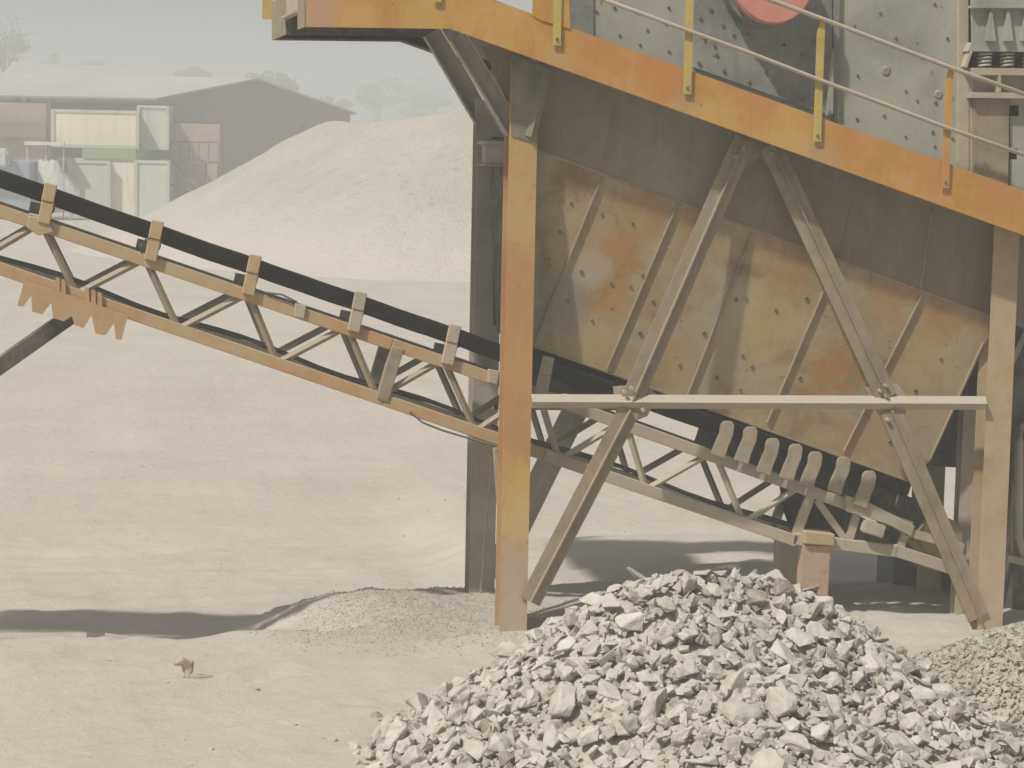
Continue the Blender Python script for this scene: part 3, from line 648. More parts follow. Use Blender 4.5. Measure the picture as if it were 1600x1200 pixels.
# ================================================================== machine and blocks at the right
mc = empty('crusher_machine', tuple(pg(1640, 960, 0)), 'dark dusty steel crusher machine behind the right hand tan post', 'crusher')
part(MB().prism([pp(x, y, .7) for x, y in ((1579, 575), (1604, 520), (1760, 520), (1760, 960), (1580, 960), (1582, 800))], V((0, 1.2, 0))).bevel(.01), 'housing', M['dark'], mc)
part(MB().prism([pp(x, y, .66) for x, y in ((1574, 572), (1600, 516), (1608, 520), (1581, 578))], V((0, .2, 0))), 'edge_trim', M['pale'], mc)
part(MB().tube([pp(1612, 660, .62), pp(1598, 668, .6), pp(1592, 690, .6), pp(1592, 840, .6), pp(1600, 868, .6)], .04, 10), 'pipe', M['grey'], mc, smooth=True)
part(MB().prism([pp(x, y, .62) for x, y in ((1575, 868), (1600, 872), (1600, 884), (1575, 878))], V((0, .06, 0))), 'step', M['pale'], mc)
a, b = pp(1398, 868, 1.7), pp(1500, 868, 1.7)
tag(MB().box((a.x, 1.7, -.5), (b.x, 2.2, a.z)).bevel(.02, 2).build('shade_block', M['conc_shade']), 'dark concrete block added to give the shade under the conveyor tail', 'concrete block')  # added block, its dark colour gives the shaded area here

# ================================================================== foreground heap of broken rock
hx0, hx1, hy = pd(1040, 890, 15.8).x, pd(1185, 895, 15.8).x, pd(1090, 885, 15.8).y
hz = pd(1100, 888, 15.8).z
ax_, bx_ = V((hx0, hy-.02)), V((hx1, hy+.1))
def seg_d(x, y):
    p = V((x, y)); d = bx_-ax_; t = max(0, min(1, (p-ax_).dot(d)/d.length_squared)); return (p-(ax_+d*t)).length
def heap(x, y):
    d = seg_d(x, y)
    h = hz - .07 - .68*(math.sqrt(d*d+.05)-.22)
    d2 = math.hypot(x-(hx1+.75), y-(hy-1.0)); h = max(h, .52*hz - .60*(math.sqrt(d2*d2+.04)-.2))
    d3 = math.hypot(x-(hx0+.25), y-(hy-1.5)); h = max(h, .62*hz - .54*(math.sqrt(d3*d3+.04)-.2))
    return h + .06*fbm(x, y, 1.7, 3)
def hnorm(f, x, y, e=.06):
    return V((f(x-e, y)-f(x+e, y), f(x, y-e)-f(x, y+e), 2*e)).normalized()
def rock_mesh(name, rnd, mat, npts=15, flat=.45):
    bm = bmesh.new()
    for i in range(npts):
        while True:
            p = V((rnd.uniform(-1,1), rnd.uniform(-1,1), rnd.uniform(-1,1)))
            if .55 < p.length < 1: break
        bm.verts.new(V((p.x*.5, p.y*rnd.uniform(.34,.42), p.z*flat*.5)))
    r = bmesh.ops.convex_hull(bm, input=bm.verts)
    bmesh.ops.delete(bm, geom=[g for g in r['geom_interior'] if isinstance(g, bmesh.types.BMVert)], context='VERTS')
    for v in [v for v in bm.verts if not v.link_faces]: bm.verts.remove(v)
    bmesh.ops.dissolve_limit(bm, angle_limit=.22, verts=bm.verts, edges=bm.edges)
    bmesh.ops.bevel(bm, geom=bm.edges[:], offset=.022, segments=1, affect='EDGES', clamp_overlap=True)
    bmesh.ops.triangulate(bm, faces=bm.faces)
    bmesh.ops.subdivide_edges(bm, edges=[e for e in bm.edges if e.calc_length() > .13], cuts=2, use_grid_fill=True)
    o = V((rnd.random()*9, rnd.random()*9, rnd.random()*9))
    for v in bm.verts: v.co += v.co.normalized()*(.045*noise.noise(v.co*4+o) + .020*noise.noise(v.co*13+o))
    bmesh.ops.recalc_face_normals(bm, faces=bm.faces)
    me = bpy.data.meshes.new(name); bm.to_mesh(me); bm.free()
    me.materials.append(mat); return me
rnd = random.Random(21)
protos = [rock_mesh('rock', rnd, M['rock'], rnd.choice((9, 11, 14)), rnd.choice((.28, .34, .4, .5, .62, .8))) for _ in range(22)]
pink = [rock_mesh('rock', rnd, M['rock_pink'], 14, .6) for _ in range(3)]
def in_view(p):
    c = W2C @ (p-CAM)
    if c.z > -1: return None
    x, y = CX+F*c.x/-c.z, CY-F*c.y/-c.z
    return (x, y, -c.z)
def rot_on(nrm, rnd, tilt):
    q = V((0,0,1)).rotation_difference((nrm + V((rnd.gauss(0,tilt), rnd.gauss(0,tilt), rnd.gauss(0,tilt)*.5))).normalized())
    return q.to_matrix() @ Matrix.Rotation(rnd.uniform(0, 6.283), 3, 'Z')
placed = []; tries = 0; n_rock = 0
while n_rock < 300 and tries < 60000:
    tries += 1
    x = rnd.uniform(hx0-2.4, hx1+2.2); y = rnd.uniform(hy-3.2, hy+.55)
    z = heap(x, y)
    if z < gh(x, y)-.05: continue
    q = in_view(V((x, y, z)))
    if not q or not (-20 < q[0] < 1625 and 850 < q[1] < 1216): continue
    nm = hnorm(heap, x, y)
    if nm.dot((CAM-V((x, y, z))).normalized()) < -.12: continue
    s = rnd.choice((.14, .17, .20, .23, .27, .33)) * rnd.uniform(.88, 1.15)
    if tries > 20000: s = rnd.uniform(.13, .19)
    if any((x-a)**2+(y-b)**2 < (.40*(s+c))**2 for a, b, c in placed): continue
    placed.append((x, y, s))
    pk = n_rock % 43 == 5
    o = bpy.data.objects.new('rock', rnd.choice(pink if pk else protos)); COL.objects.link(o)
    R = rot_on(nm, rnd, .32)
    o.matrix_world = Matrix.Translation(V((x, y, z+.03))) @ R.to_4x4() @ Matrix.Diagonal((s*1.12, s*1.12, s*1.15, 1))
    if pk: tag(o, 'pinkish tan angular rock lying among the pale rocks of the foreground heap', 'rock', 'pinkish rocks of the foreground heap')
    else: tag(o, 'pale grey angular broken rock lying on the foreground heap', 'rock', 'pale broken rocks of the foreground heap')
    n_rock += 1
# the smaller pieces between them, with the body of the heap, as one mass
def scatter_mass(name, mat, f, region, count, sizes, protos_, rnd, label, cat, kind, tilt=.6, core=.05, step=.07, lift=.0, clip=None):
    vs, fs = [], []
    x0, x1, y0, y1 = region
    nx = int((x1-x0)/step); ny = int((y1-y0)/step)
    for j in range(ny+1):
        for i in range(nx+1):
            x, y = x0+(x1-x0)*i/nx, y0+(y1-y0)*j/ny
            vs.append(V((x, y, max(f(x, y)-core, gh(x, y)-.15))))
    for j in range(ny):
        for i in range(nx):
            a = j*(nx+1)+i; q = (a, a+1, a+nx+2, a+nx+1)
            if max(vs[k].z - gh(vs[k].x, vs[k].y) for k in q) > -.12: fs.append(q)
    pv = [([v.co.copy() for v in m.vertices], [tuple(p.vertices) for p in m.polygons]) for m in protos_]
    k = 0
    while k < count:
        x = rnd.uniform(x0, x1); y = rnd.uniform(y0, y1); z = f(x, y)
        if z < gh(x, y)-.03: 
            if rnd.random() > .03 or z < gh(x, y)-.25: continue
            z = gh(x, y)
        s = rnd.choice(sizes)*rnd.uniform(.8, 1.25)
        R = rot_on(hnorm(f, x, y), rnd, tilt)*s
        k += 1
        pvs, pfs = rnd.choice(pv); b = len(vs); t = V((x, y, z+lift*s))
        vs.extend(t+R@v for v in pvs); fs.extend(tuple(b+i for i in p) for p in pfs)
    me = bpy.data.meshes.new(name); me.from_pydata([tuple(v) for v in vs], [], fs); me.materials.append(mat)
    o = bpy.data.objects.new(name, me); COL.objects.link(o)
    return tag(o, label, cat, kind=kind)
small = []
for _ in range(10):
    bm = bmesh.new(); fl = rnd.uniform(.45, .8)
    for i in range(9):
        p = V((rnd.gauss(0,1), rnd.gauss(0,1), rnd.gauss(0,1))).normalized()*rnd.uniform(.8, 1)
        bm.verts.new(V((p.x*.5, p.y*.4, p.z*.5*fl)))
    r = bmesh.ops.convex_hull(bm, input=bm.verts)
    bmesh.ops.delete(bm, geom=[g for g in r['geom_interior'] if isinstance(g, bmesh.types.BMVert)], context='VERTS')
    bmesh.ops.recalc_face_normals(bm, faces=bm.faces)
    me = bpy.data.meshes.new('stone'); bm.to_mesh(me); bm.free(); small.append(me)
scatter_mass('rock_rubble', M['rubble'], heap, (hx0-2.9, hx1+2.9, hy-3.3, hy+2.0), 7500, (.045, .06, .08, .10, .12, .15), small, rnd,
             'smaller pale stones filling the gaps of the foreground rock heap', 'rubble', 'stuff', core=.06, lift=-.05, tilt=.5)
gx, gy = pd(1860, 940, 16.6).x, pd(1860, 940, 16.6).y
gz = pd(1860, 915, 16.6).z
def gheap(x, y):
    d = math.hypot(x-gx, (y-gy)); return gz - .44*(math.sqrt(d*d+.06)-.24) + .03*fbm(x, y, 2.2, 3)
scatter_mass('gravel_heap', M['gravel'], gheap, (gx-2.6, gx+.5, gy-2.2, gy+2.4), 9000, (.03, .045, .06, .075), small, rnd,
             'fine grey gravel heap at the foot of the dusty tan post', 'gravel heap', None, core=.03)

pv = [([v.co.copy() for v in m.vertices], [tuple(p.vertices) for p in m.polygons]) for m in small]
vs, fs = [], []; k = 0
while k < 9000:
    x = rnd.gauss(-.8, .8); y = rnd.gauss(.7, .75)
    if not (-2.3 < x < .9 and -1.0 < y < 2.0): continue
    k += 1; s_ = rnd.choice((.009, .011, .014, .018, .024)); R = Matrix.Rotation(rnd.uniform(0, 6), 3, 'Z') @ Matrix.Rotation(rnd.uniform(0, 6), 3, 'X') * s_
    pvs, pfs = rnd.choice(pv); b = len(vs); t = V((x, y, gh(x, y)+.2*s_)); vs.extend(tuple(t+R@v) for v in pvs); fs.extend(tuple(b+i for i in p) for p in pfs)
me = bpy.data.meshes.new('gravel_spill'); me.from_pydata(vs, [], fs); me.materials.append(M['grit'])
o = bpy.data.objects.new('gravel_spill', me); COL.objects.link(o); tag(o, 'fine grit spilled on the sand around the left front post', 'gravel', kind='stuff')

vs, fs = [], []; k = 0
while k < 1100:
    x = rnd.uniform(-6, 5); y = rnd.uniform(-6.5, 16); 
    if noise.noise(V((x*.5, y*.5, 4))) < rnd.uniform(-.3, .5): continue
    k += 1; s_ = rnd.choice((.007, .009, .012, .016, .022))*(1 if y < 2 else 1.4); R = Matrix.Rotation(rnd.uniform(0, 6), 3, 'Z') @ Matrix.Rotation(rnd.uniform(0, 6), 3, 'X') * s_
    pvs, pfs = rnd.choice(pv); b = len(vs); t = V((x, y, gh(x, y)+.1*s_)); vs.extend(tuple(t+R@v) for v in pvs); fs.extend(tuple(b+i for i in p) for p in pfs)
me = bpy.data.meshes.new('grit'); me.from_pydata(vs, [], fs); me.materials.append(M['grit'])
o = bpy.data.objects.new('grit', me); COL.objects.link(o); tag(o, 'sparse grit strewn over the open sand of the yard', 'grit', kind='stuff')

# ================================================================== small things on the sand
def lump(name, px, py, size, mat, label, cat, group=None, z=0.0, flat=.6):
    o = bpy.data.objects.new(name, rnd.choice(protos)); COL.objects.link(o)
    q = pg(px, py, z); o.location = (q.x, q.y, gh(q.x, q.y)+size*.12)
    o.rotation_euler = (rnd.uniform(-.3,.3), rnd.uniform(-.3,.3), rnd.uniform(0,6)); o.scale = (size, size, size)
    return tag(o, label, cat, group)
lump('stone', 403, 1078, .06, M['rock'], 'small dark stone lying right of the bent debris on the sand', 'stone')
lump('stone', 388, 1075, .035, M['rock'], 'tiny stone just left of the small dark stone', 'stone')
lump('stone', 171, 1029, .05, M['rock'], 'small stone in front of the gap between the pale kerb slabs', 'stone')
lump('stone', 298, 1197, .06, M['rock'], 'small stone at the bottom edge of the photo on open sand', 'stone')
lump('stone', 262, 1068, .04, M['rock'], 'tiny stone just left of the bent debris', 'stone')
lump('stone', 556, 1161, .06, M['rock'], 'small stone on sand near the left toe of the rock heap', 'stone')
lump('stone', 463, 1135, .04, M['rock'], 'tiny stone on open sand left of the rock heap', 'stone')
lump('stone', 330, 1173, .045, M['rock'], 'tiny flat stone low on the open sand', 'stone')
# bent scrap
q = pg(290, 1062, 0); s_ = 1/205
def dpt(px, py, dy=0): return V((q.x+(px-290)*s_, q.y+dy, gh(q.x, q.y)+(1070-py)*s_))
mb = MB()
mb.tube([dpt(333, 1069), dpt(312, 1070, -.02), dpt(296, 1068), dpt(294, 1058, .03), dpt(290, 1048, .02), dpt(283, 1042), dpt(272, 1046, -.03)], [.018, .03, .035, .045, .04, .035, .015], 7)
mb.tube([dpt(296, 1058, .04), dpt(299, 1048, .03), dpt(300, 1043, .02)], [.03, .022, .018], 6)
tag(mb.build('scrap_wood', M['wood']), 'bent pale piece of scrap lying on the foreground sand', 'debris')
# kerb slabs along the bank
def slab(x0, x1, y0, y1, label, drop=0.0):
    a, b = pg(x0, y1, -.13), pg(x1, y1 - (4 if x1 > 200 else 0), -.13)
    d = V((0, .30, 0)); zt_ = -.03
    mb = MB().hexa([V((a.x, a.y, -.25)), V((b.x, b.y, -.25)), V((b.x, b.y+.3, -.25)), V((a.x, a.y+.3, -.25))], [V((a.x, a.y, zt_)), V((b.x, b.y, zt_-drop)), V((b.x, b.y+.3, zt_-drop)), V((a.x, a.y+.3, zt_))])
    return tag(mb.bevel(.035, 2).build('kerb_slab', M['kerb']), label, 'kerb slab', 'pale kerb slabs along the bank')
slab(-160, 142, 990, 1017, 'pale kerb slab at the left edge along the bank')
slab(159, 352, 990, 1017, 'pale half buried kerb slab tapering into the sand', .16)

# ================================================================== background
def bz(py, px, D): return pd(px, py, D).z
def colp(px, D): q = pd(px, 250, D); return V((q.x, q.y, 0))
def pbox(mb, a, b, c, z0, z1):
    d = a+c-b
    k = [a, b, c, d]
    return mb.hexa([V((p.x,p.y,z0)) for p in k], [V((p.x,p.y,z1)) for p in k])
def ghp(p): return gh(p.x, p.y)
def far_heap(name, pts, label, R=.60, rough=.5, slope=.58):
    # heap ridge through the given crest points, natural repose slope on all sides
    x0 = min(p.x for p in pts)-16; x1 = max(p.x for p in pts)+16; y0 = min(p.y for p in pts)-16; y1 = max(p.y for p in pts)+14
    def f(x, y):
        best = -9
        for a, b in zip(pts, pts[1:]):
            d = V((b.x-a.x, b.y-a.y)); p = V((x-a.x, y-a.y)); t = max(0, min(1, p.dot(d)/max(d.length_squared, 1e-6)))
            dist = (p-d*t).length; h = a.z+(b.z-a.z)*t
            best = max(best, h - slope*(math.sqrt(dist*dist+.25)-.5) + .010*max(0, dist-4.5)**2)
        return best + .13*fbm(x, y, .3, 5)
    st = .28; nx = int((x1-x0)/st); ny = int((y1-y0)/st)
    vs = []; 
    for j in range(ny+1):
        for i in range(nx+1):
            x, y = x0+st*i, y0+st*j; g = gh(x, y); z = f(x, y)
            vs.append((x, y, max(z, g-.6) if z < g-.6 else z))
    fs = [(j*(nx+1)+i, j*(nx+1)+i+1, (j+1)*(nx+1)+i+1, (j+1)*(nx+1)+i) for j in range(ny) for i in range(nx)]
    fs = [q for q in fs if max(vs[k][2]-gh(vs[k][0], vs[k][1]) for k in q) > -.5]
    me = bpy.data.meshes.new(name); me.from_pydata(vs, [], fs); me.materials.append(M['far_gravel'])
    for p in me.polygons: p.use_smooth = True
    o = bpy.data.objects.new(name, me); COL.objects.link(o); return tag(o, label, 'gravel heap')
far_heap('gravel_heap', [pd(519, 188, 92), pd(530, 190, 91), pd(556, 196, 89), pd(600, 189, 88), pd(660, 181, 87), pd(740, 172, 86), pd(900, 185, 86)], 'long pale gravel heap with a small pointed crest in front of the shed')

# warehouse
wh = empty('warehouse', tuple(pd(300, 330, 135)), 'long pale roofed shed with dark gable end behind the gravel heap', 'shed')
eL = pd(-160, 146, 128); eA = pd(245, 153, 132); rL = pd(-160, 110, 137); rA = pd(402, 122, 140); eB = pd(557, 176, 150)
part(MB().prism([eL, eA, rA, rL], V((0, .02, -.12))), 'roof', M['roof'], wh)
part(MB().prism([rA+V((.02,.05,0)), eB+V((.02,.05,0)), eB+V((-24,12,0)), rL+V((-6,4,0))], V((0, .02, -.12))), 'roof', M['roof'], wh)
g = -.9
def down(p, z): return V((p.x, p.y, z))
w1, w2 = eA.lerp(eB, .0)+V((.3,.6,0)), eA.lerp(eB, .97)+V((0,.4,0))
part(MB().prism([V((w1.x, w1.y, eA.z-.1)), V((rA.x, rA.y+.3, rA.z-.12)), V((w2.x, w2.y, eB.z-.05)), V((w2.x, w2.y, eB.z-.9)), V((w1.x, w1.y, eB.z-.9))], V((0, .2, 0))), 'gable_wall', M['gable'], wh)
wa = colp(345, 138); wb = colp(560, 152)
part(MB().prism([V((wa.x, wa.y, g)), V((wb.x, wb.y, g)), V((wb.x, wb.y, eB.z-.85)), V((wa.x, wa.y, eB.z-.85))], V((0, .2, 0))), 'end_wall', M['gable'], wh)
wa, wb = colp(-160, 137), colp(345, 141)
part(MB().prism([V((wa.x, wa.y, g)), V((wb.x, wb.y, g)), V((wb.x, wb.y, eA.z-.2)), V((wa.x, wa.y, eL.z-.2))], V((0, .2, 0))), 'rear_wall', M['gable'], wh)
for x, D in ((76, 130), (344, 135), (-60, 129), (470, 146)):
    q = colp(x, D); part(MB().box((q.x-.14, q.y-.14, g), (q.x+.14, q.y+.14, eB.z+.3)), 'column', M['brown'], wh)
for x in (28, 45):
    q = colp(x, 131); part(MB().box((q.x-.12, q.y-.1, bz(178, x, 131)), (q.x+.12, q.y+.1, bz(150, x, 131))), 'roof_bracket', M['brown'], wh)
# pink brick infill left
a, b = colp(-140, 127), colp(76, 130); zz = bz(160, 40, 128)
bw = MB().hexa([V((a.x,a.y,g)), V((b.x,b.y,g)), V((b.x,b.y+.3,g)), V((a.x,a.y+.3,g))], [V((a.x,a.y,zz)), V((b.x,b.y,zz)), V((b.x,b.y+.3,zz)), V((a.x,a.y+.3,zz))])
bo = tag(bw.build('brick_wall', M['brick']), 'pinkish brick wall under the shed roof at the left edge', 'wall')
a2, b2 = colp(-140, 126.6), colp(72, 129.6)
part(MB().hexa([V((a2.x,a2.y,bz(214,0,127.5))), V((b2.x,b2.y,bz(214,0,127.5))), V((b2.x,b2.y+.2,bz(214,0,127.5))), V((a2.x,a2.y+.2,bz(214,0,127.5)))], [V((a2.x,a2.y,bz(190,0,127.5))), V((b2.x,b2.y,bz(190,0,127.5))), V((b2.x,b2.y+.2,bz(190,0,127.5))), V((a2.x,a2.y+.2,bz(190,0,127.5)))]), 'ledge', M['gable'], bo)
# containers
def container(x0, x1, x2, D0, D1, D2, yt, yb, mat, label, name='cargo_container', cat='container', zb=None, group=None):
    a, b, c = colp(x0, D0), colp(x1, D1), colp(x2, D2); D = D1
    z0 = bz(yb, x1, D) if zb is None else zb; z1 = bz(yt, x1, D)
    root = empty(name, (b.x, b.y, z0), label, cat, group)
    mb = pbox(MB(), a, b, c, z0, z1).mat(M['white_green']); u = (b-a).normalized(); w = (c-b).normalized()
    for p in (a, b, c):
        mb.box((p.x-.09, p.y-.12, z0-.01), (p.x+.09, p.y+.06, z1+.02))
    e = pbox(mb, a-w*.06, b-w*.06+u*.0, b-w*.005, z1-.13, z1+.03)
    pbox(mb, a-w*.06, b-w*.06, b-w*.005, z0-.02, z0+.15)
    part(mb, 'body', mat, root)
    return root
container(82, 214, 222, 126, 126, 130, 174, 232, M['cream'], 'cream container on the upper level under the shed roof', group='site containers')
container(216, 261, 268, 127.5, 127.5, 132, 166, 234, M['white_green'], 'pale green box added as the lit side of the cream container under the roof', group='site containers')  # separate box standing in for the cream container's lit side face
container(108, 170, 200, 124.3, 124.3, 128, 252, 320, M['white_green'], 'pale green lower container left of the whitish panel', zb=-.9, group='site containers')
container(212, 262, 270, 124.5, 124.5, 130, 252, 320, M['white_green'], 'pale green lower container beside the stairs', zb=-.9, group='site containers')
a, b = colp(170, 124.8), colp(211, 124.8)
tag(pbox(MB(), a, b, b+V((0,.3,0)), -.9, bz(254, 190, 124.8)).build('white_panel', M['cream']), 'whitish panel between the two lower containers', 'panel')
mb = MB(); a, b, c = colp(128, 125), colp(212, 125), colp(262, 132)
rl = empty('balcony', (b.x, b.y, bz(252, 212, 125)), 'green balcony with solid rail below the cream container', 'balcony')
part(pbox(MB(), a, b, b+V((0,.1,0)), bz(248, 200, 125), bz(232, 200, 125)), 'railing', M['green'], rl)
part(pbox(MB(), b+V((.01,.02,0)), c, c+V((0,.1,0)), bz(248, 200, 125), bz(233, 200, 125)), 'railing', M['green'], rl)
part(pbox(MB(), colp(90, 125.2), b+V((0,.2,0)), c+V((0,.2,0)), bz(254, 200, 125), bz(249, 200, 125)), 'floor_slab', M['white_green'], rl)
# stair tower
a, b = colp(262, 130.5), colp(343, 131)
tag(pbox(MB(), a, b, b+V((0,.4,0)), -.9, bz(193, 300, 130.5)).build('brick_wall', M['brick']), 'pinkish brick wall behind the brown stairs', 'wall')
st = empty('staircase', tuple(V((colp(300, 131).x, colp(300, 131).y, -.7))), 'brown steel staircase with railings in front of the brick wall', 'staircase')
D = 128.5
def P(x, y, dD=0): return pd(x, y, D+dD)
for dD, nm in ((0, 'stringer'), (1.0, 'stringer')):
    part(MB().bar(P(270, 254, dD), P(320, 303, dD), .12, .06), nm, M['brown'], st)
part(MB().tube([P(266, 222), P(318, 252)], .05, 5), 'handrail', M['brown'], st)
part(MB().tube([P(266, 222, 1), P(342, 222, 1)], .05, 5), 'handrail', M['brown'], st)
mb = MB()
for x in (266, 281, 296, 311, 326, 341): mb.tube([P(x, 222, 1), P(x, 252, 1)], .035, 5)
part(mb, 'balusters', M['brown'], st)
part(MB().bar(P(262, 253), P(342, 254), .14, 1.2), 'landing', M['brown'], st)
for x in (264, 322, 341): part(MB().bar(P(x, 252, .5), P(x, 312, .5), .10, .10), 'leg', M['brown'], st)
mb = MB()
for i in range(9):
    t = (i+.5)/9; q = P(270+50*t, 254+49*t); mb.box((q.x-.16, q.y, q.z), (q.x+.16, q.y+1.0, q.z+.04))
part(mb, 'treads', M['brown'], st)
part(MB().tube([P(264, 286, -1), P(278, 294, -1), P(296, 297, -1)], .09, 6), 'pipe', M['brown'], st)
# truck and tarpaulin load at the left edge
tk = empty('truck', tuple(V((colp(20, 118).x, colp(20, 118).y, -.6))), 'blue grey truck body partly hidden behind the black conveyor belt', 'truck')
a, b, c = colp(-60, 118), colp(47, 118), colp(60, 122)
part(pbox(MB(), a, b, c, -.1, bz(252, 20, 118)).bevel(.05), 'body', M['blue'], tk)
for x in (-30, 30): part(MB().cyl(pd(x, 345, 118.0), V((0,1,0)), .5, .3, 18), 'wheel', M['dark'], tk)
part(pbox(MB(), colp(-60, 117), colp(12, 117), colp(20, 119), bz(262, 0, 117), bz(232, 0, 117)).bevel(.12, 2), 'cab', M['tarp'], tk)
tp_ = MB()
rr = random.Random(5)
vs_ = []
for i in range(26):
    for j in range(9):
        x = 60+60*i/25; D_ = 119+3*j/8
        e_ = max(0, 1-abs((j-4)/4.6)**2.5)
        yt = [(60,250),(90,251),(100,268),(112,282),(120,292),(124,312)]
        yy = 330
        for (xa, ya), (xb, yb) in zip(yt, yt[1:]):
            if xa <= x <= xb: yy = ya+(yb-ya)*(x-xa)/(xb-xa)
        q = pd(x, yy, 120.5); base = -.75
        z = base+(q.z-base)*e_ + .12*noise.noise(V((x*.15, j*.8, 0)))
        cpos = colp(x, D_); vs_.append(tp_.bm.verts.new(V((cpos.x, cpos.y, z))))
for i in range(25):
    for j in range(8): tp_.bm.faces.new((vs_[i*9+j], vs_[(i+1)*9+j], vs_[(i+1)*9+j+1], vs_[i*9+j+1]))
tag(tp_.build('tarpaulin_load', M['tarp']), 'pale tarpaulin covered load beside the blue grey truck', 'tarpaulin')
cn = empty('canopy', tuple(V((colp(70, 123).x, colp(70, 123).y, -.6))), 'small pale canopy on thin posts left of the green balcony', 'canopy')
part(pbox(MB(), colp(38, 123), colp(100, 123), colp(102, 125.5), bz(227, 70, 123), bz(222, 70, 123)), 'roof', M['cream'], cn)
for x in (42, 72, 99): part(pbox(MB(), colp(x-1.2, 123.3), colp(x+1.2, 123.3), colp(x+1.2, 123.5), -.7, bz(227, x, 123)), 'post', M['white_green'], cn)
# far hall
fh = empty('hall', tuple(pd(120, 200, 230)), 'very pale hazy hall roof rising beyond the long shed', 'hall')
part(MB().prism([pd(12, 118, 228), pd(225, 120, 236), pd(190, 104, 245), pd(24, 97, 240)], V((0, .03, -.2))), 'roof', M['roof'], fh)
part(pbox(MB(), colp(14, 231), colp(222, 239), colp(222, 239)+V((0,.4,0)), -.8, bz(120, 120, 235)), 'wall', M['cream'], fh)
part(MB().bar(pd(24, 97, 239), pd(8, 118, 227), .5, .3), 'verge_board', M['cream'], fh)

# trees
def leaf_crown(mb, c, rx, rz, nleaf, rnd, ls):
    cl = [(V((rnd.gauss(0, .42)*rx, rnd.gauss(0, .42)*rx, rnd.gauss(0, .36)*rz)), rnd.uniform(.24, .5)) for _ in range(12)]
    for i in range(nleaf):
        o, r = rnd.choice(cl); d = V((rnd.gauss(0,1), rnd.gauss(0,1), rnd.gauss(0,1))).normalized()*r*rnd.random()**.4
        p = c+o+V((d.x*rx, d.y*rx, d.z*rz)); u = V((rnd.gauss(0,1), rnd.gauss(0,1), rnd.gauss(0,1))).normalized(); w = u.orthogonal().normalized()*ls*rnd.uniform(.5,1.2); u = u*ls
        mb.bm.faces.new([mb.bm.verts.new(q) for q in (p-u*.5, p+w*.4, p+u*.6, p-w*.4)])
def tree(px, py_top, py_bot, D, wpx, label, seed, bare=False):
    rnd = random.Random(seed); base = colp(px, D); base.z = -.8
    ztop = bz(py_top, px, D); zb = bz(py_bot, px, D); r = wpx/2*D/F
    root = empty('tree', tuple(base), label, 'tree', 'hazy trees beyond the shed')
    tr = MB(); zc = (ztop+zb)/2
    tr.tube([base, V((base.x+.2, base.y, zb*.6)), V((base.x, base.y, zc))], [.45, .32, .12], 7)
    tips = []
    for k in range(9 if not bare else 16):
        a = rnd.uniform(0, 6.28); s0 = V((base.x, base.y, zb*rnd.uniform(.5, 1.0)))
        e = V((base.x+math.cos(a)*r*rnd.uniform(.4,1), base.y+math.sin(a)*r*rnd.uniform(.4,1), rnd.uniform(zc, ztop)))
        m_ = s0.lerp(e, .5)+V((0,0,-.4)); tr.tube([s0, m_, e], [.16, .10, .03], 5)
        if bare:
            for q in range(5):
                b0 = m_.lerp(e, rnd.random()); e2 = b0+V((rnd.gauss(0,1), rnd.gauss(0,1), abs(rnd.gauss(.6,.6))))*r*.35
                tr.tube([b0, e2], [.06, .02], 4)
    part(tr, 'trunk', M['bark'], root)
    cr = MB(); leaf_crown(cr, V((base.x, base.y, zc)), r, (ztop-zb)/2, 420 if bare else 1500, rnd, .42 if bare else .62)
    part(cr, 'crown', M['leaf'], root, recalc=False)
tree(8, 32, 112, 300, 78, 'sparse tree with thin bare branches at the left edge', 1, True)
tree(80, 84, 128, 420, 50, 'small rounded tree top over the pale hall roof', 2)
tree(128, 89, 134, 430, 66, 'low wide tree top right of the rounded one over the pale hall', 3)
tree(302, 97, 146, 400, 58, 'rounded tree standing behind the middle of the shed roof', 4)
tree(436, 102, 172, 340, 82, 'larger tree rising behind the shed gable', 5)
tree(590, 122, 175, 470, 100, 'faint hazy tree right of the shed gable', 6)
tree(690, 104, 185, 560, 150, 'faintest broad tree beside the plant in the haze', 7)
tree(660, 140, 190, 460, 110, 'hazy low tree above the long gravel ridge', 8)
tree(520, 150, 190, 420, 80, 'hazy bush like tree behind the end of the shed', 9)

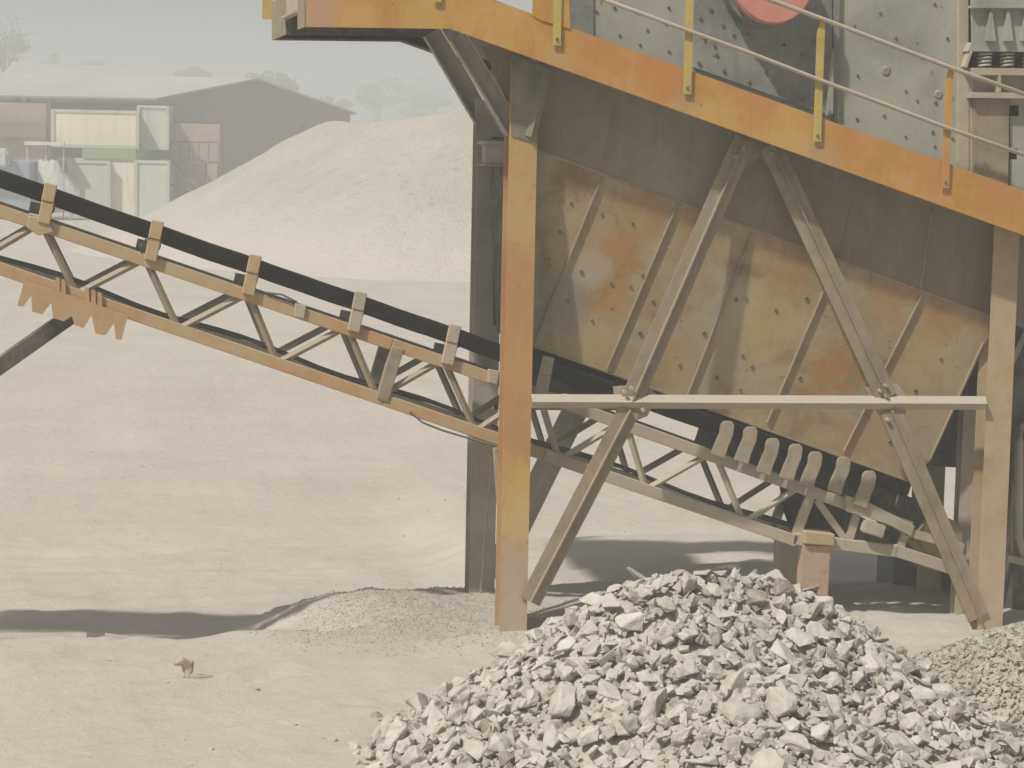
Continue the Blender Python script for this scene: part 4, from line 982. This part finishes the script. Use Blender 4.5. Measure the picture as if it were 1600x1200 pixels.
# ================================================================== haze, sky, sun
hz_m = bpy.data.materials.new('haze_air'); hz_m.use_nodes = True; t = hz_m.node_tree; t.nodes.clear()
o_ = t.nodes.new('ShaderNodeOutputMaterial'); v_ = t.nodes.new('ShaderNodeVolumePrincipled')
v_.inputs['Color'].default_value = (.80, .835, .86, 1); v_.inputs['Density'].default_value = .0049; v_.inputs['Anisotropy'].default_value = .0
t.links.new(v_.outputs[0], o_.inputs['Volume'])
hb = MB().box((-500, -45, -2.4), (500, 870, 27)).build('haze', hz_m)
tag(hb, 'pale dusty haze hanging over the whole yard', 'haze', kind='stuff')

to_sun = V((-.62, -.455, 1.0)).normalized()
el = math.asin(to_sun.z); az = math.atan2(to_sun.x, to_sun.y)
sd = bpy.data.lights.new('sun', 'SUN'); sd.energy = 4.6; sd.angle = math.radians(1.6); sd.color = (1.0, .96, .88)
so = bpy.data.objects.new('sun', sd); COL.objects.link(so); so.rotation_euler = to_sun.to_track_quat('Z', 'Y').to_euler()
so.location = (0, 0, 60)
w = bpy.data.worlds.new('World'); S.world = w; w.use_nodes = True; t = w.node_tree; t.nodes.clear()
wo = t.nodes.new('ShaderNodeOutputWorld'); bg = t.nodes.new('ShaderNodeBackground'); sk = t.nodes.new('ShaderNodeTexSky'); hs = t.nodes.new('ShaderNodeHueSaturation')
sk.sky_type = 'NISHITA'; sk.sun_disc = False; sk.sun_elevation = el; sk.sun_rotation = az % (2*math.pi)
sk.air_density = 1.0; sk.dust_density = 6.0; sk.ozone_density = 1.0
hs.inputs['Saturation'].default_value = .6
t.links.new(sk.outputs[0], hs.inputs['Color']); t.links.new(hs.outputs[0], bg.inputs[0]); bg.inputs[1].default_value = .06
t.links.new(bg.outputs[0], wo.inputs[0])

S.view_settings.view_transform = 'Standard'; S.view_settings.look = 'None'; S.view_settings.exposure = -0.33; S.view_settings.gamma = 1
S.view_settings.use_curve_mapping = False
S.render.engine = 'CYCLES'
c = S.cycles; c.use_denoising = True; c.max_bounces = 6; c.diffuse_bounces = 3; c.glossy_bounces = 2; c.volume_bounces = 2; c.transparent_max_bounces = 4
c.use_adaptive_sampling = True; c.adaptive_threshold = .02; c.sample_clamp_indirect = 6
